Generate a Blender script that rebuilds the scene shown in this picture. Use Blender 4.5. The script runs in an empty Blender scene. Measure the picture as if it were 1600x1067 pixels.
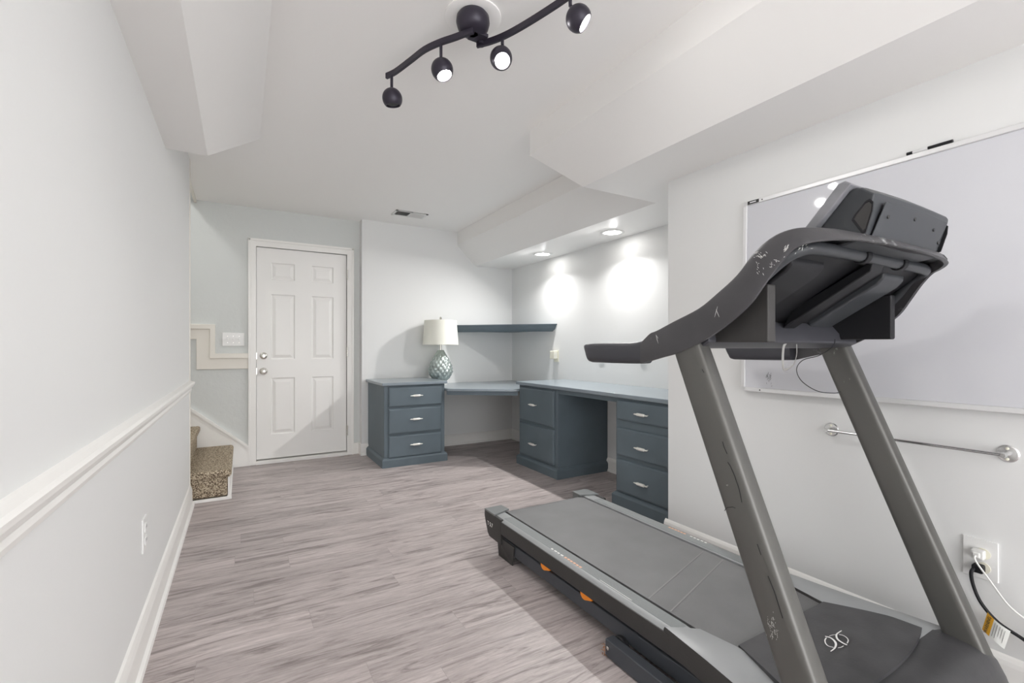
import bpy, bmesh, math, random
from mathutils import Vector, Matrix
random.seed(7)
SC = bpy.context.scene
COL = SC.collection
PI = math.pi

# ------------------------------------------------------------------ camera, world, exposure
F_PX, HORIZON = 730.0, 543.5
THETA = math.atan(423 / 730.0)
cam_d = bpy.data.cameras.new('camera')
cam_d.sensor_width = 36.0
cam_d.lens = F_PX / 1600 * 36.0
cam_d.shift_y = (HORIZON - 533.5) / 1600.0
cam_d.clip_start = 0.02
cam = bpy.data.objects.new('camera', cam_d)
COL.objects.link(cam)
cam.location = (0, 0, 1.10)
cam.rotation_euler = (PI / 2, 0, -THETA)
SC.camera = cam

world = bpy.data.worlds.new('world')
SC.world = world
world.use_nodes = True
world.node_tree.nodes['Background'].inputs[0].default_value = (0.985, 0.99, 1.0, 1)
world.node_tree.nodes['Background'].inputs[1].default_value = 4.4  # world strength

SC.view_settings.view_transform = 'Standard'
SC.view_settings.look = 'None'
SC.view_settings.gamma = 1.0
SC.view_settings.use_curve_mapping = False
SC.view_settings.exposure = 0.24
try:
    SC.cycles.use_denoising = True
    SC.cycles.max_bounces = 14
    SC.cycles.diffuse_bounces = 12
except Exception:
    pass

CEIL = 2.42
E_CAN, E_H2, E_H3, E_H4, E_STAIR = 19, 18, 4, 1.5, 7
SOF = 2.052          # underside of the boxed-in ducts
XL, XR, XRR = -0.312, 2.12, 2.848
YB, YD, YR = 4.915, 5.02, -2.3


# ------------------------------------------------------------------ materials
def mat(name, col, rough=0.5, metal=0.0, spec=0.5, bump=0.0, bump_scale=60, var=0.0, var_scale=3, coat=0.0, scuff=0.0, scuff_scale=14,
        scuff_col=(0.75, 0.75, 0.73), emit=None, emit_s=0, trans=0.0):
    m = bpy.data.materials.new(name)
    m.use_nodes = True
    nt = m.node_tree
    b = nt.nodes['Principled BSDF']
    b.inputs['Base Color'].default_value = (*col, 1)
    b.inputs['Roughness'].default_value = rough
    b.inputs['Metallic'].default_value = metal
    b.inputs['Specular IOR Level'].default_value = spec
    b.inputs['Coat Weight'].default_value = coat
    b.inputs['Coat Roughness'].default_value = 0.15
    if emit:
        b.inputs['Emission Color'].default_value = (*emit, 1)
        b.inputs['Emission Strength'].default_value = emit_s
    tc = nt.nodes.new('ShaderNodeTexCoord')
    cur = None
    if var > 0:
        n = nt.nodes.new('ShaderNodeTexNoise')
        n.inputs['Scale'].default_value = var_scale
        n.inputs['Detail'].default_value = 5
        nt.links.new(tc.outputs['Object'], n.inputs['Vector'])
        mr = nt.nodes.new('ShaderNodeMapRange')
        mr.inputs['From Min'].default_value = 0.3
        mr.inputs['From Max'].default_value = 0.7
        mr.inputs['To Min'].default_value = 1 - var
        mr.inputs['To Max'].default_value = 1 + var
        nt.links.new(n.outputs['Fac'], mr.inputs['Value'])
        mx = nt.nodes.new('ShaderNodeVectorMath')
        mx.operation = 'SCALE'
        mx.inputs[0].default_value = col
        nt.links.new(mr.outputs['Result'], mx.inputs['Scale'])
        cur = mx.outputs['Vector']
        nt.links.new(cur, b.inputs['Base Color'])
    if scuff > 0:
        n1 = nt.nodes.new('ShaderNodeTexNoise')
        n1.inputs['Scale'].default_value = scuff_scale
        n1.inputs['Detail'].default_value = 8
        n1.inputs['Roughness'].default_value = 0.75
        n2 = nt.nodes.new('ShaderNodeTexNoise')
        n2.inputs['Scale'].default_value = 2.7
        nt.links.new(tc.outputs['Object'], n1.inputs['Vector'])
        nt.links.new(tc.outputs['Object'], n2.inputs['Vector'])
        mu = nt.nodes.new('ShaderNodeMath')
        mu.operation = 'MULTIPLY'
        nt.links.new(n1.outputs['Fac'], mu.inputs[0])
        nt.links.new(n2.outputs['Fac'], mu.inputs[1])
        r = nt.nodes.new('ShaderNodeMapRange')
        r.inputs['From Min'].default_value = 0.42 - 0.06 * scuff
        r.inputs['From Max'].default_value = 0.46
        r.inputs['To Max'].default_value = 0.8
        nt.links.new(mu.outputs[0], r.inputs['Value'])
        mix = nt.nodes.new('ShaderNodeMix')
        mix.data_type = 'RGBA'
        nt.links.new(r.outputs['Result'], mix.inputs[0])
        if cur:
            nt.links.new(cur, mix.inputs[6])
        else:
            mix.inputs[6].default_value = (*col, 1)
        mix.inputs[7].default_value = (*scuff_col, 1)
        nt.links.new(mix.outputs[2], b.inputs['Base Color'])
    if bump > 0:
        n = nt.nodes.new('ShaderNodeTexNoise')
        n.inputs['Scale'].default_value = bump_scale
        n.inputs['Detail'].default_value = 3
        nt.links.new(tc.outputs['Object'], n.inputs['Vector'])
        bp = nt.nodes.new('ShaderNodeBump')
        bp.inputs['Strength'].default_value = bump
        bp.inputs['Distance'].default_value = 0.004
        nt.links.new(n.outputs['Fac'], bp.inputs['Height'])
        nt.links.new(bp.outputs['Normal'], b.inputs['Normal'])
    return m


M = {}
M['wall'] = mat('wall_paint', (0.765, 0.77, 0.765), 0.55, bump=0.05, bump_scale=90)
M['wall_tex'] = mat('wall_paint_textured', (0.66, 0.68, 0.668), 0.6, bump=0.5, bump_scale=28)
M['ceil'] = mat('ceiling_paint', (0.92, 0.91, 0.895), 0.6, bump=0.06, bump_scale=70)
M['soffit'] = mat('soffit_paint', (0.86, 0.85, 0.835), 0.55, bump=0.04, bump_scale=50)
M['trim'] = mat('trim_gloss', (0.87, 0.86, 0.835), 0.35)
M['trim_cream'] = mat('trim_cream', (0.80, 0.765, 0.70), 0.4)
M['door'] = mat('door_paint', (0.85, 0.84, 0.82), 0.38)
M['blue'] = mat('blue_paint', (0.122, 0.156, 0.180), 0.5, spec=0.35, var=0.08, var_scale=4, bump=0.06, bump_scale=40)
M['blue_side'] = M['blue']
M['blue_top_sheen'] = mat('blue_worktop_sheen', (0.24, 0.285, 0.32), 0.28, coat=0.5, var=0.06)  # paler than the units: sheen of the gloss put into the colour
M['nickel'] = mat('satin_nickel', (0.75, 0.73, 0.69), 0.25, metal=1.0)
M['pull'] = mat('pull_nickel', (0.90, 0.88, 0.83), 0.28, metal=0.35)
M['chrome'] = mat('chrome', (0.72, 0.72, 0.72), 0.22, metal=1.0)
M['plate'] = mat('plate_white', (0.82, 0.82, 0.81), 0.35)
M['ivory'] = mat('plate_ivory', (0.80, 0.78, 0.66), 0.4)
M['slot'] = mat('dark_slot', (0.03, 0.03, 0.03), 0.6)
M['board'] = mat('whiteboard_enamel', (0.64, 0.645, 0.68), 0.5, var=0.02, var_scale=2, coat=0.9, spec=0.0)
M['board'].node_tree.nodes['Principled BSDF'].inputs['Coat Roughness'].default_value = 0.04
M['alu'] = mat('aluminium', (0.76, 0.76, 0.765), 0.35, metal=0.25)
M['under'] = mat('underside_plastic', (0.013, 0.013, 0.015), 0.42, var=0.1, spec=0.22)
M['black'] = mat('black_plastic', (0.014, 0.014, 0.016), 0.5, spec=0.25)
M['bronze'] = mat('dark_bronze', (0.035, 0.03, 0.045), 0.38, metal=0.3)
M['belt'] = mat('belt_rubber', (0.15, 0.15, 0.152), 0.5, bump=0.25, bump_scale=420, var=0.10, var_scale=5)
M['belt_line'] = mat('belt_seam', (0.20, 0.20, 0.196), 0.5)
M['rail'] = mat('rail_plastic', (0.31, 0.32, 0.325), 0.38, var=0.05)  # paler than the skirts: light from above put into the colour
M['grip'] = mat('rail_grip', (0.235, 0.25, 0.25), 0.6, bump=0.6, bump_scale=260)
M['plast'] = mat('grey_plastic', (0.045, 0.043, 0.042), 0.5, var=0.08, bump=0.1, bump_scale=150, spec=0.32)
M['cap'] = mat('cap_plastic', (0.17, 0.18, 0.18), 0.42, var=0.05)
M['hood'] = mat('hood_plastic', (0.056, 0.055, 0.058), 0.4, var=0.22, var_scale=9, bump=0.08, bump_scale=120, scuff=0.55, scuff_scale=45, scuff_col=(0.35, 0.35, 0.35), spec=0.32)
M['post'] = mat('post_paint', (0.108, 0.106, 0.099), 0.36, metal=0.35, var=0.06, scuff=0.35, scuff_scale=30, scuff_col=(0.55, 0.55, 0.52))
M['arm'] = mat('arm_plastic', (0.062, 0.06, 0.064), 0.36, var=0.15, var_scale=5, bump=0.06, bump_scale=200, scuff=0.75, scuff_scale=38, scuff_col=(0.5, 0.5, 0.5), spec=0.32)
M['gripf'] = mat('grip_foam', (0.05, 0.05, 0.058), 0.42, var=0.08, spec=0.32)
M['cons'] = mat('console_plastic', (0.046, 0.049, 0.054), 0.36, var=0.10, scuff=0.0, spec=0.32)
M['bezel'] = mat('bezel_silver', (0.20, 0.20, 0.215), 0.38, var=0.2, var_scale=14)
M['steel'] = mat('frame_steel', (0.06, 0.065, 0.075), 0.42, var=0.1, spec=0.32)
M['orange'] = mat('orange_plastic', (0.85, 0.25, 0.01), 0.45)
M['rust'] = mat('rusty_flakes', (0.35, 0.17, 0.09), 0.8, var=0.3, var_scale=60)
M['cablew'] = mat('white_cable', (0.75, 0.75, 0.73), 0.45)
M['ribbon'] = mat('ribbon_grey', (0.26, 0.255, 0.24), 0.5)
M['shade'] = mat('lamp_shade_fabric', (0.86, 0.86, 0.78), 0.75, bump=0.1, bump_scale=300)
M['glaze'] = mat('teal_glaze', (0.44, 0.50, 0.48), 0.24, metal=0.5, var=0.25, var_scale=14)
M['yellow'] = mat('tag_yellow', (0.85, 0.45, 0.04), 0.5)
M['paper'] = mat('tag_paper', (0.78, 0.79, 0.76), 0.5)
M['ink'] = mat('printed_ink', (0.03, 0.03, 0.03), 0.6)
M['logo'] = mat('printed_white', (0.75, 0.75, 0.73), 0.5)
M['peach'] = mat('printed_orange', (0.72, 0.42, 0.28), 0.5)
M['bulb'] = mat('bulb_glow', (1, 1, 1), 0.5, emit=(1.0, 0.97, 0.93), emit_s=28)
M['canbulb'] = mat('downlight_glow', (1, 1, 1), 0.5, emit=(1.0, 0.98, 0.95), emit_s=22)


def floor_mat():
    m = bpy.data.materials.new('vinyl_planks')
    m.use_nodes = True
    nt = m.node_tree
    N, L = nt.nodes, nt.links
    b = N['Principled BSDF']
    geo = N.new('ShaderNodeNewGeometry')
    br = N.new('ShaderNodeTexBrick')
    br.offset = 0.0
    br.inputs['Scale'].default_value = 1.0
    br.inputs['Brick Width'].default_value = 1.22
    br.inputs['Row Height'].default_value = 0.152
    br.inputs['Mortar Size'].default_value = 0.0007
    br.inputs['Mortar Smooth'].default_value = 0.3
    br.inputs['Color1'].default_value = (0.0, 0.0, 0.0, 1)
    br.inputs['Color2'].default_value = (1, 1, 1, 1)
    br.inputs['Mortar'].default_value = (0.2, 0.2, 0.2, 1)
    # every row of planks starts at its own random offset
    sx = N.new('ShaderNodeSeparateXYZ'); L.new(geo.outputs['Position'], sx.inputs[0])
    dv = N.new('ShaderNodeMath'); dv.operation = 'DIVIDE'; dv.inputs[1].default_value = 0.152; L.new(sx.outputs['Y'], dv.inputs[0])
    fl = N.new('ShaderNodeMath'); fl.operation = 'FLOOR'; L.new(dv.outputs[0], fl.inputs[0])
    wn = N.new('ShaderNodeTexWhiteNoise'); wn.noise_dimensions = '1D'; L.new(fl.outputs[0], wn.inputs['W'])
    ma = N.new('ShaderNodeMath'); ma.operation = 'MULTIPLY_ADD'; ma.inputs[1].default_value = 1.22
    L.new(wn.outputs['Value'], ma.inputs[0]); L.new(sx.outputs['X'], ma.inputs[2])
    cx = N.new('ShaderNodeCombineXYZ'); L.new(ma.outputs[0], cx.inputs['X']); L.new(sx.outputs['Y'], cx.inputs['Y'])
    L.new(cx.outputs[0], br.inputs['Vector'])
    # each plank shifts its own grain
    sc = N.new('ShaderNodeVectorMath'); sc.operation = 'SCALE'; sc.inputs['Scale'].default_value = 7.0
    L.new(br.outputs['Color'], sc.inputs[0])
    ad = N.new('ShaderNodeVectorMath'); ad.operation = 'ADD'
    L.new(geo.outputs['Position'], ad.inputs[0]); L.new(sc.outputs['Vector'], ad.inputs[1])

    def grain(sx, sy, detail, dist, rough=0.6):
        mp = N.new('ShaderNodeMapping')
        mp.inputs['Scale'].default_value = (sx, sy, 1)
        L.new(ad.outputs['Vector'], mp.inputs['Vector'])
        n = N.new('ShaderNodeTexNoise')
        n.inputs['Scale'].default_value = 1
        n.inputs['Detail'].default_value = detail
        n.inputs['Roughness'].default_value = rough
        n.inputs['Distortion'].default_value = dist
        L.new(mp.outputs['Vector'], n.inputs['Vector'])
        return n.outputs['Fac']
    g1 = grain(2.2, 20, 9, 1.3, 0.68)
    g2 = grain(9.0, 120, 8, 1.0, 0.75)
    r1 = N.new('ShaderNodeValToRGB')
    r1.color_ramp.elements[0].position = 0.36
    r1.color_ramp.elements[0].color = (0.225, 0.192, 0.186, 1)
    r1.color_ramp.elements[1].position = 0.64
    r1.color_ramp.elements[1].color = (0.51, 0.455, 0.445, 1)
    e = r1.color_ramp.elements.new(0.47); e.color = (0.405, 0.355, 0.345, 1)
    L.new(g1, r1.inputs['Fac'])
    r2 = N.new('ShaderNodeMapRange')
    r2.inputs['From Min'].default_value = 0.32; r2.inputs['From Max'].default_value = 0.68
    r2.inputs['To Min'].default_value = 0.78; r2.inputs['To Max'].default_value = 1.24
    L.new(g2, r2.inputs['Value'])
    mu = N.new('ShaderNodeVectorMath'); mu.operation = 'SCALE'
    L.new(r1.outputs['Color'], mu.inputs[0]); L.new(r2.outputs['Result'], mu.inputs['Scale'])
    g3 = grain(14.0, 70, 4, 0.8, 0.8)
    fk = N.new('ShaderNodeMapRange'); fk.inputs['From Min'].default_value = 0.64; fk.inputs['From Max'].default_value = 0.74
    fk.inputs['To Max'].default_value = 0.45
    L.new(g3, fk.inputs['Value'])
    fm = N.new('ShaderNodeMix'); fm.data_type = 'RGBA'
    L.new(fk.outputs['Result'], fm.inputs[0]); L.new(mu.outputs['Vector'], fm.inputs[6]); fm.inputs[7].default_value = (0.66, 0.61, 0.59, 1)
    sep = N.new('ShaderNodeSeparateColor'); L.new(br.outputs['Color'], sep.inputs[0])
    pr = N.new('ShaderNodeMapRange'); pr.inputs['To Min'].default_value = 0.90; pr.inputs['To Max'].default_value = 1.08
    L.new(sep.outputs[0], pr.inputs['Value'])
    mu2 = N.new('ShaderNodeVectorMath'); mu2.operation = 'SCALE'
    L.new(fm.outputs[2], mu2.inputs[0]); L.new(pr.outputs['Result'], mu2.inputs['Scale'])
    mx = N.new('ShaderNodeMix'); mx.data_type = 'RGBA'
    mf = N.new('ShaderNodeMath'); mf.operation = 'MULTIPLY'; mf.inputs[1].default_value = 0.35
    L.new(br.outputs['Fac'], mf.inputs[0]); L.new(mf.outputs[0], mx.inputs[0])
    L.new(mu2.outputs['Vector'], mx.inputs[6]); mx.inputs[7].default_value = (0.12, 0.10, 0.10, 1)
    L.new(mx.outputs[2], b.inputs['Base Color'])
    b.inputs['Roughness'].default_value = 0.42
    b.inputs['Specular IOR Level'].default_value = 0.35
    bp = N.new('ShaderNodeBump'); bp.inputs['Strength'].default_value = 0.12; bp.inputs['Distance'].default_value = 0.002
    L.new(g2, bp.inputs['Height']); L.new(bp.outputs['Normal'], b.inputs['Normal'])
    return m


def carpet_mat():
    m = bpy.data.materials.new('speckled_carpet')
    m.use_nodes = True
    nt = m.node_tree
    N, L = nt.nodes, nt.links
    b = N['Principled BSDF']
    geo = N.new('ShaderNodeNewGeometry')
    v = N.new('ShaderNodeTexNoise'); v.inputs['Scale'].default_value = 120; v.inputs['Detail'].default_value = 2
    L.new(geo.outputs['Position'], v.inputs['Vector'])
    r = N.new('ShaderNodeValToRGB')
    r.color_ramp.elements[0].position = 0.38; r.color_ramp.elements[0].color = (0.09, 0.065, 0.045, 1)
    r.color_ramp.elements[1].position = 0.60; r.color_ramp.elements[1].color = (0.56, 0.48, 0.36, 1)
    e = r.color_ramp.elements.new(0.49); e.color = (0.33, 0.26, 0.18, 1)
    L.new(v.outputs['Fac'], r.inputs['Fac']); L.new(r.outputs['Color'], b.inputs['Base Color'])
    b.inputs['Roughness'].default_value = 0.95
    bp = N.new('ShaderNodeBump'); bp.inputs['Strength'].default_value = 0.9; bp.inputs['Distance'].default_value = 0.006
    L.new(v.outputs['Fac'], bp.inputs['Height']); L.new(bp.outputs['Normal'], b.inputs['Normal'])
    return m


M['floor'] = floor_mat()
M['carpet'] = carpet_mat()


# ------------------------------------------------------------------ mesh helpers
def add_box(bm, x0, x1, y0, y1, z0, z1):
    x0, x1 = sorted((x0, x1)); y0, y1 = sorted((y0, y1)); z0, z1 = sorted((z0, z1))
    v = [bm.verts.new(p) for p in ((x0, y0, z0), (x1, y0, z0), (x1, y1, z0), (x0, y1, z0), (x0, y0, z1), (x1, y0, z1), (x1, y1, z1), (x0, y1, z1))]
    for f in ((0, 3, 2, 1), (4, 5, 6, 7), (0, 1, 5, 4), (1, 2, 6, 5), (2, 3, 7, 6), (3, 0, 4, 7)):
        bm.faces.new([v[i] for i in f])


def add_prism(bm, pts, d):
    """closed polygon pts (3-D, planar) pushed along vector d"""
    a = [bm.verts.new(p) for p in pts]
    b = [bm.verts.new(Vector(p) + Vector(d)) for p in pts]
    n = len(pts)
    bm.faces.new(a); bm.faces.new(list(reversed(b)))
    for i in range(n):
        bm.faces.new((a[i], b[i], b[(i + 1) % n], a[(i + 1) % n]))


def add_loft(bm, rings, closed=True, caps=True):
    vs = [[bm.verts.new(p) for p in r] for r in rings]
    n = len(rings[0])
    for a, b in zip(vs[:-1], vs[1:]):
        for i in range(n if closed else n - 1):
            bm.faces.new((a[i], a[(i + 1) % n], b[(i + 1) % n], b[i]))
    if caps and closed:
        bm.faces.new(list(reversed(vs[0]))); bm.faces.new(vs[-1])


def add_lathe(bm, prof, c, n=32, axis='Z', caps=True):
    """prof: list of (radius, height)"""
    rings = []
    for r, h in prof:
        ring = []
        for i in range(n):
            t = 2 * PI * i / n
            p = (r * math.cos(t), r * math.sin(t), h)
            if axis == 'X':
                p = (h, r * math.cos(t), r * math.sin(t))
            elif axis == 'Y':
                p = (r * math.sin(t), h, r * math.cos(t))
            ring.append((c[0] + p[0], c[1] + p[1], c[2] + p[2]))
        rings.append(ring)
    add_loft(bm, rings, True, caps)


def smooth_path(pts, n=6):
    P = [Vector(p) for p in pts]
    out = []
    for i in range(len(P) - 1):
        p0, p1, p2, p3 = P[max(i - 1, 0)], P[i], P[i + 1], P[min(i + 2, len(P) - 1)]
        for k in range(n):
            t = k / n
            out.append(0.5 * ((2 * p1) + (-p0 + p2) * t + (2 * p0 - 5 * p1 + 4 * p2 - p3) * t * t + (-p0 + 3 * p1 - 3 * p2 + p3) * t ** 3))
    out.append(P[-1])
    return out


def add_tube(bm, pts, r, n=10, flat=None):
    """round (or flattened: flat = other radius) tube along pts"""
    P = [Vector(p) for p in pts]
    up = Vector((0, 0, 1))
    rings = []
    prev = None
    for i, p in enumerate(P):
        d = (P[min(i + 1, len(P) - 1)] - P[max(i - 1, 0)]).normalized()
        if prev is None:
            s = d.cross(up)
            if s.length < 1e-3:
                s = d.cross(Vector((1, 0, 0)))
        else:
            s = prev - d * prev.dot(d)
        s.normalize(); prev = s
        w = d.cross(s).normalized()
        rr = r[i] if isinstance(r, (list, tuple)) else r
        ring = []
        for k in range(n):
            t = 2 * PI * k / n
            ring.append(p + s * math.cos(t) * rr + w * math.sin(t) * (flat if flat else rr))
        rings.append(ring)
    add_loft(bm, rings)


def finish(name, bm, m, parent=None, bevel=0.0, seg=2, sharp=35, smooth=True):
    bmesh.ops.remove_doubles(bm, verts=bm.verts, dist=1e-6)
    bmesh.ops.recalc_face_normals(bm, faces=bm.faces)
    me = bpy.data.meshes.new(name)
    for f in bm.faces:
        f.smooth = smooth
    ca = math.radians(sharp)
    for e in bm.edges:
        if len(e.link_faces) == 2 and e.calc_face_angle(0) > ca:
            e.smooth = False
    bm.to_mesh(me); bm.free()
    for mm in (m if isinstance(m, (list, tuple)) else [m]):
        me.materials.append(mm)
    o = bpy.data.objects.new(name, me)
    COL.objects.link(o)
    if parent:
        o.parent = parent
        o.matrix_parent_inverse = Matrix.Translation(-parent.location) if False else parent.matrix_basis.inverted()
    if bevel > 0:
        md = o.modifiers.new('bevel', 'BEVEL')
        md.width = bevel; md.segments = seg; md.limit_method = 'ANGLE'; md.angle_limit = math.radians(30)
        md.harden_normals = True
    return o


def thing(name, label, cat, loc=(0, 0, 0), group=None):
    o = bpy.data.objects.new(name, None)
    COL.objects.link(o)
    o.location = loc
    o.empty_display_size = 0.05
    bpy.context.view_layer.update()
    o['label'] = label; o['category'] = cat
    if group:
        o['group'] = group
    return o


def tag(o, label, cat, group=None):
    o['label'] = label; o['category'] = cat
    if group:
        o['group'] = group
    return o


def struct(name, bm, m, parent=None, label=None, **k):
    o = finish(name, bm, m, parent, **k)
    if parent is None:
        o['kind'] = 'structure'
        if label:
            o['label'] = label
    return o


def B(*boxes):
    bm = bmesh.new()
    for b in boxes:
        add_box(bm, *b)
    return bm


def text_part(name, body, size, m, parent, loc, xdir, ydir, extrude=0.0006, align='CENTER'):
    cu = bpy.data.curves.new(name, 'FONT')
    cu.body = body; cu.size = size; cu.extrude = extrude
    cu.align_x = align; cu.align_y = 'CENTER'
    tmp = bpy.data.objects.new(name + '_tmp', cu)
    COL.objects.link(tmp)
    dg = bpy.context.evaluated_depsgraph_get()
    me = bpy.data.meshes.new_from_object(tmp.evaluated_get(dg))
    bpy.data.objects.remove(tmp)
    me.name = name
    x = Vector(xdir).normalized(); y = Vector(ydir); y = (y - x * y.dot(x)).normalized(); z = x.cross(y)
    mw = Matrix((x, y, z)).transposed().to_4x4(); mw.translation = Vector(loc)
    me.transform(mw)
    me.materials.clear(); me.materials.append(m)
    o = bpy.data.objects.new(name, me)
    COL.objects.link(o)
    o.parent = parent
    o.matrix_parent_inverse = parent.matrix_basis.inverted()
    return o


# ------------------------------------------------------------------ lamps of the room
def disc_light(name, loc, energy, size, spread=180, tilt=0.0, col=(1, 0.99, 0.975)):
    d = bpy.data.lights.new(name, 'AREA')
    d.shape = 'DISK'; d.size = size; d.spread = math.radians(spread); d.energy = energy; d.color = col
    o = bpy.data.objects.new(name, d)
    COL.objects.link(o)
    o.location = loc
    o.rotation_euler = (0, math.radians(tilt), 0)
    return o


def spot(name, loc, target, energy, size_deg, blend=0.3, radius=0.03, parent=None, col=(1, 0.985, 0.965)):
    d = bpy.data.lights.new(name, 'SPOT')
    d.energy = energy; d.spot_size = math.radians(size_deg); d.spot_blend = blend
    d.shadow_soft_size = radius; d.color = col
    o = bpy.data.objects.new(name, d)
    COL.objects.link(o)
    o.location = loc
    o.rotation_euler = (Vector(target) - Vector(loc)).to_track_quat('-Z', 'Y').to_euler()
    return o


# ------------------------------------------------------------------ room shell
struct('floor', B((-2.0, 3.05, YR, 5.3, -0.05, 0.0)), M['floor'], smooth=False)
# ceiling stops over the stairwell
struct('ceiling', B((-0.36, 3.05, YR, 5.25, CEIL, CEIL + 0.08), (-0.8, -0.36, YR, 3.93, CEIL, CEIL + 0.08), (-2.0, -0.36, 3.93, 5.25, 3.3, 3.38)), M['ceil'], smooth=False)
struct('wall_left', B((XL - 0.12, XL, YR, 3.95, 0, CEIL), (-2.0, XL - 0.12, 3.83, 3.95, 0, 3.3)), M['wall'], smooth=False)
struct('wall_stairwell', B((-0.42, -0.36, 3.95, YD, CEIL, 3.3), (-2.06, -2.0, 3.83, 5.25, 0, 3.3)), M['wall_tex'], smooth=False)
# door wall, with the doorway cut
DX0, DX1, DZ = 0.118, 0.945, 2.062
struct('wall_door', B((-2.0, DX0, YD, YD + 0.12, 0, 3.3), (DX1, 1.2, YD, YD + 0.12, 0, CEIL), (DX0, DX1, YD, YD + 0.12, DZ, CEIL), (-2.0, DX0, YD, YD + 0.12, CEIL, 3.3),
                      (DX0, DX1, YD + 0.10, YD + 0.12, 0, DZ)), M['wall_tex'], smooth=False)
struct('wall_back', B((1.07, XRR + 0.1, YB, YB + 0.25, 0, CEIL)), M['wall'], smooth=False)
struct('wall_recess', B((XRR, XRR + 0.12, 1.60, 5.1, 0, CEIL)), M['wall'], smooth=False)
struct('wall_right', B((XR, XR + 0.12, YR, 1.873, 0, SOF + 0.02), (XR + 0.12, XRR + 0.12, 1.753, 1.873, 0, SOF + 0.02)), M['wall'], bevel=0.004, smooth=False)

# ducts boxed in with a mitred profile: outer side, upper slope, flat underside
bm = bmesh.new()
XA, XB = 1.522, 1.748      # along the whiteboard wall
XC, XD = 2.129, 2.358      # over the desk recess
YA, YC = 2.408, 2.18
ZM = 2.272
poly_side = [(XA, YR), (XA, YA), (XC, YA), (XC, YB)]
poly_low = [(XB, YR), (XB, YC), (XD, YC), (XD, YB)]
far = [(3.0, YR), (3.0, YC - 0.3), (3.0, YC), (3.0, YB)]
cols = []
for ps, pl, pf in zip(poly_side, poly_low, far):
    cols.append([bm.verts.new((ps[0], ps[1], CEIL + 0.01)), bm.verts.new((ps[0], ps[1], ZM)), bm.verts.new((pl[0], pl[1], SOF))])
for a, b in zip(cols[:-1], cols[1:]):
    for k in range(2):
        bm.faces.new((a[k], a[k + 1], b[k + 1], b[k]))
# underside
f0 = [bm.verts.new((3.0, YR, SOF)), bm.verts.new((3.0, YC, SOF)), bm.verts.new((3.0, YB, SOF))]
bm.faces.new((cols[0][2], f0[0], f0[1], cols[2][2], cols[1][2]))
bm.faces.new((cols[2][2], f0[1], f0[2], cols[3][2]))
t0 = [bm.verts.new((3.0, YR, CEIL + 0.01)), bm.verts.new((3.0, YC, CEIL + 0.01)), bm.verts.new((3.0, YB, CEIL + 0.01))]
bm.faces.new((f0[0], t0[0], t0[1], f0[1])); bm.faces.new((f0[1], t0[1], t0[2], f0[2]))
bm.faces.new((cols[0][0], cols[0][1], cols[0][2], f0[0], t0[0]))
bm.faces.new((cols[3][0], cols[3][1], cols[3][2], f0[2], t0[2]))
bm.faces.new((cols[0][0], cols[1][0], cols[2][0], t0[1], t0[0])); bm.faces.new((cols[2][0], cols[3][0], t0[2], t0[1]))
struct('trim_1', bm, M['soffit'], label='boxed duct under the ceiling along the right wall and over the desk recess', smooth=False)
bm = bmesh.new()
SX0, SX1 = -0.144, 0.09
yb0, yb1 = 2.76, 3.0
r0 = [(XL, YR, CEIL + .01), (SX1, YR, CEIL + .01), (SX1, YR, 2.28), (SX0, YR, SOF), (XL, YR, SOF)]
r1 = [(XL, yb1, CEIL + .01), (SX1, yb1, CEIL + .01), (SX1, yb1, 2.28), (SX0, yb0, SOF), (XL, yb0, SOF)]
v0 = [bm.verts.new(p) for p in r0]; v1 = [bm.verts.new(p) for p in r1]
q = bm.verts.new((XL, yb1, 2.28))
for i in range(5):
    bm.faces.new((v0[i], v0[(i + 1) % 5], v1[(i + 1) % 5], v1[i])) if i != 4 else bm.faces.new((v0[4], v0[0], v1[0], q, v1[4]))
bm.faces.new(v0)
bm.faces.new((v1[0], v1[1], v1[2], q)); bm.faces.new((q, v1[2], v1[3], v1[4]))
struct('trim_2', bm, M['soffit'], label='boxed duct under the ceiling along the left wall', smooth=False)


def moulding(name, path2, prof, m, label=None, mitre=None):
    """prof: closed list of (out, z); path2: straight run ((x0,y0),(x1,y1)) with outward normal on the left-hand side"""
    (x0, y0), (x1, y1) = path2
    d = Vector((x1 - x0, y1 - y0, 0)).normalized()
    n = Vector((-d.y, d.x, 0))
    bm = bmesh.new()
    a = [Vector((x0, y0, 0)) + n * o + Vector((0, 0, z)) for o, z in prof]
    add_prism(bm, a, (x1 - x0, y1 - y0, 0))
    return struct(name, bm, m, label=label, smooth=False)


BASE = [(0, 0), (0.026, 0), (0.024, 0.012), (0.016, 0.022), (0.015, 0.09), (0.012, 0.103), (0.006, 0.113), (0, 0.118)]
BASEL = [(0, 0), (0.030, 0), (0.027, 0.014), (0.017, 0.024), (0.016, 0.105), (0.012, 0.122), (0.007, 0.138), (0, 0.145)]
RAILP = [(0, 0.792), (0.010, 0.795), (0.014, 0.808), (0.012, 0.820), (0.020, 0.830), (0.030, 0.846), (0.032, 0.858), (0.026, 0.866), (0.010, 0.870), (0, 0.873)]
moulding('baseboard_left', ((XL, 3.95), (XL, YR)), BASEL, M['trim'])
moulding('baseboard_right', ((XR, YR), (XR, 1.89)), BASE, M['trim'])
moulding('baseboard_back', ((XRR, YB), (1.055, YB)), BASE, M['trim'])
moulding('baseboard_recess', ((XRR, 1.873), (XRR, YB)), BASE, M['trim'])
moulding('trim_3', ((XL, 3.95), (XL, YR)), RAILP, M['trim'], label='chair rail along the left wall')
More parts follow.
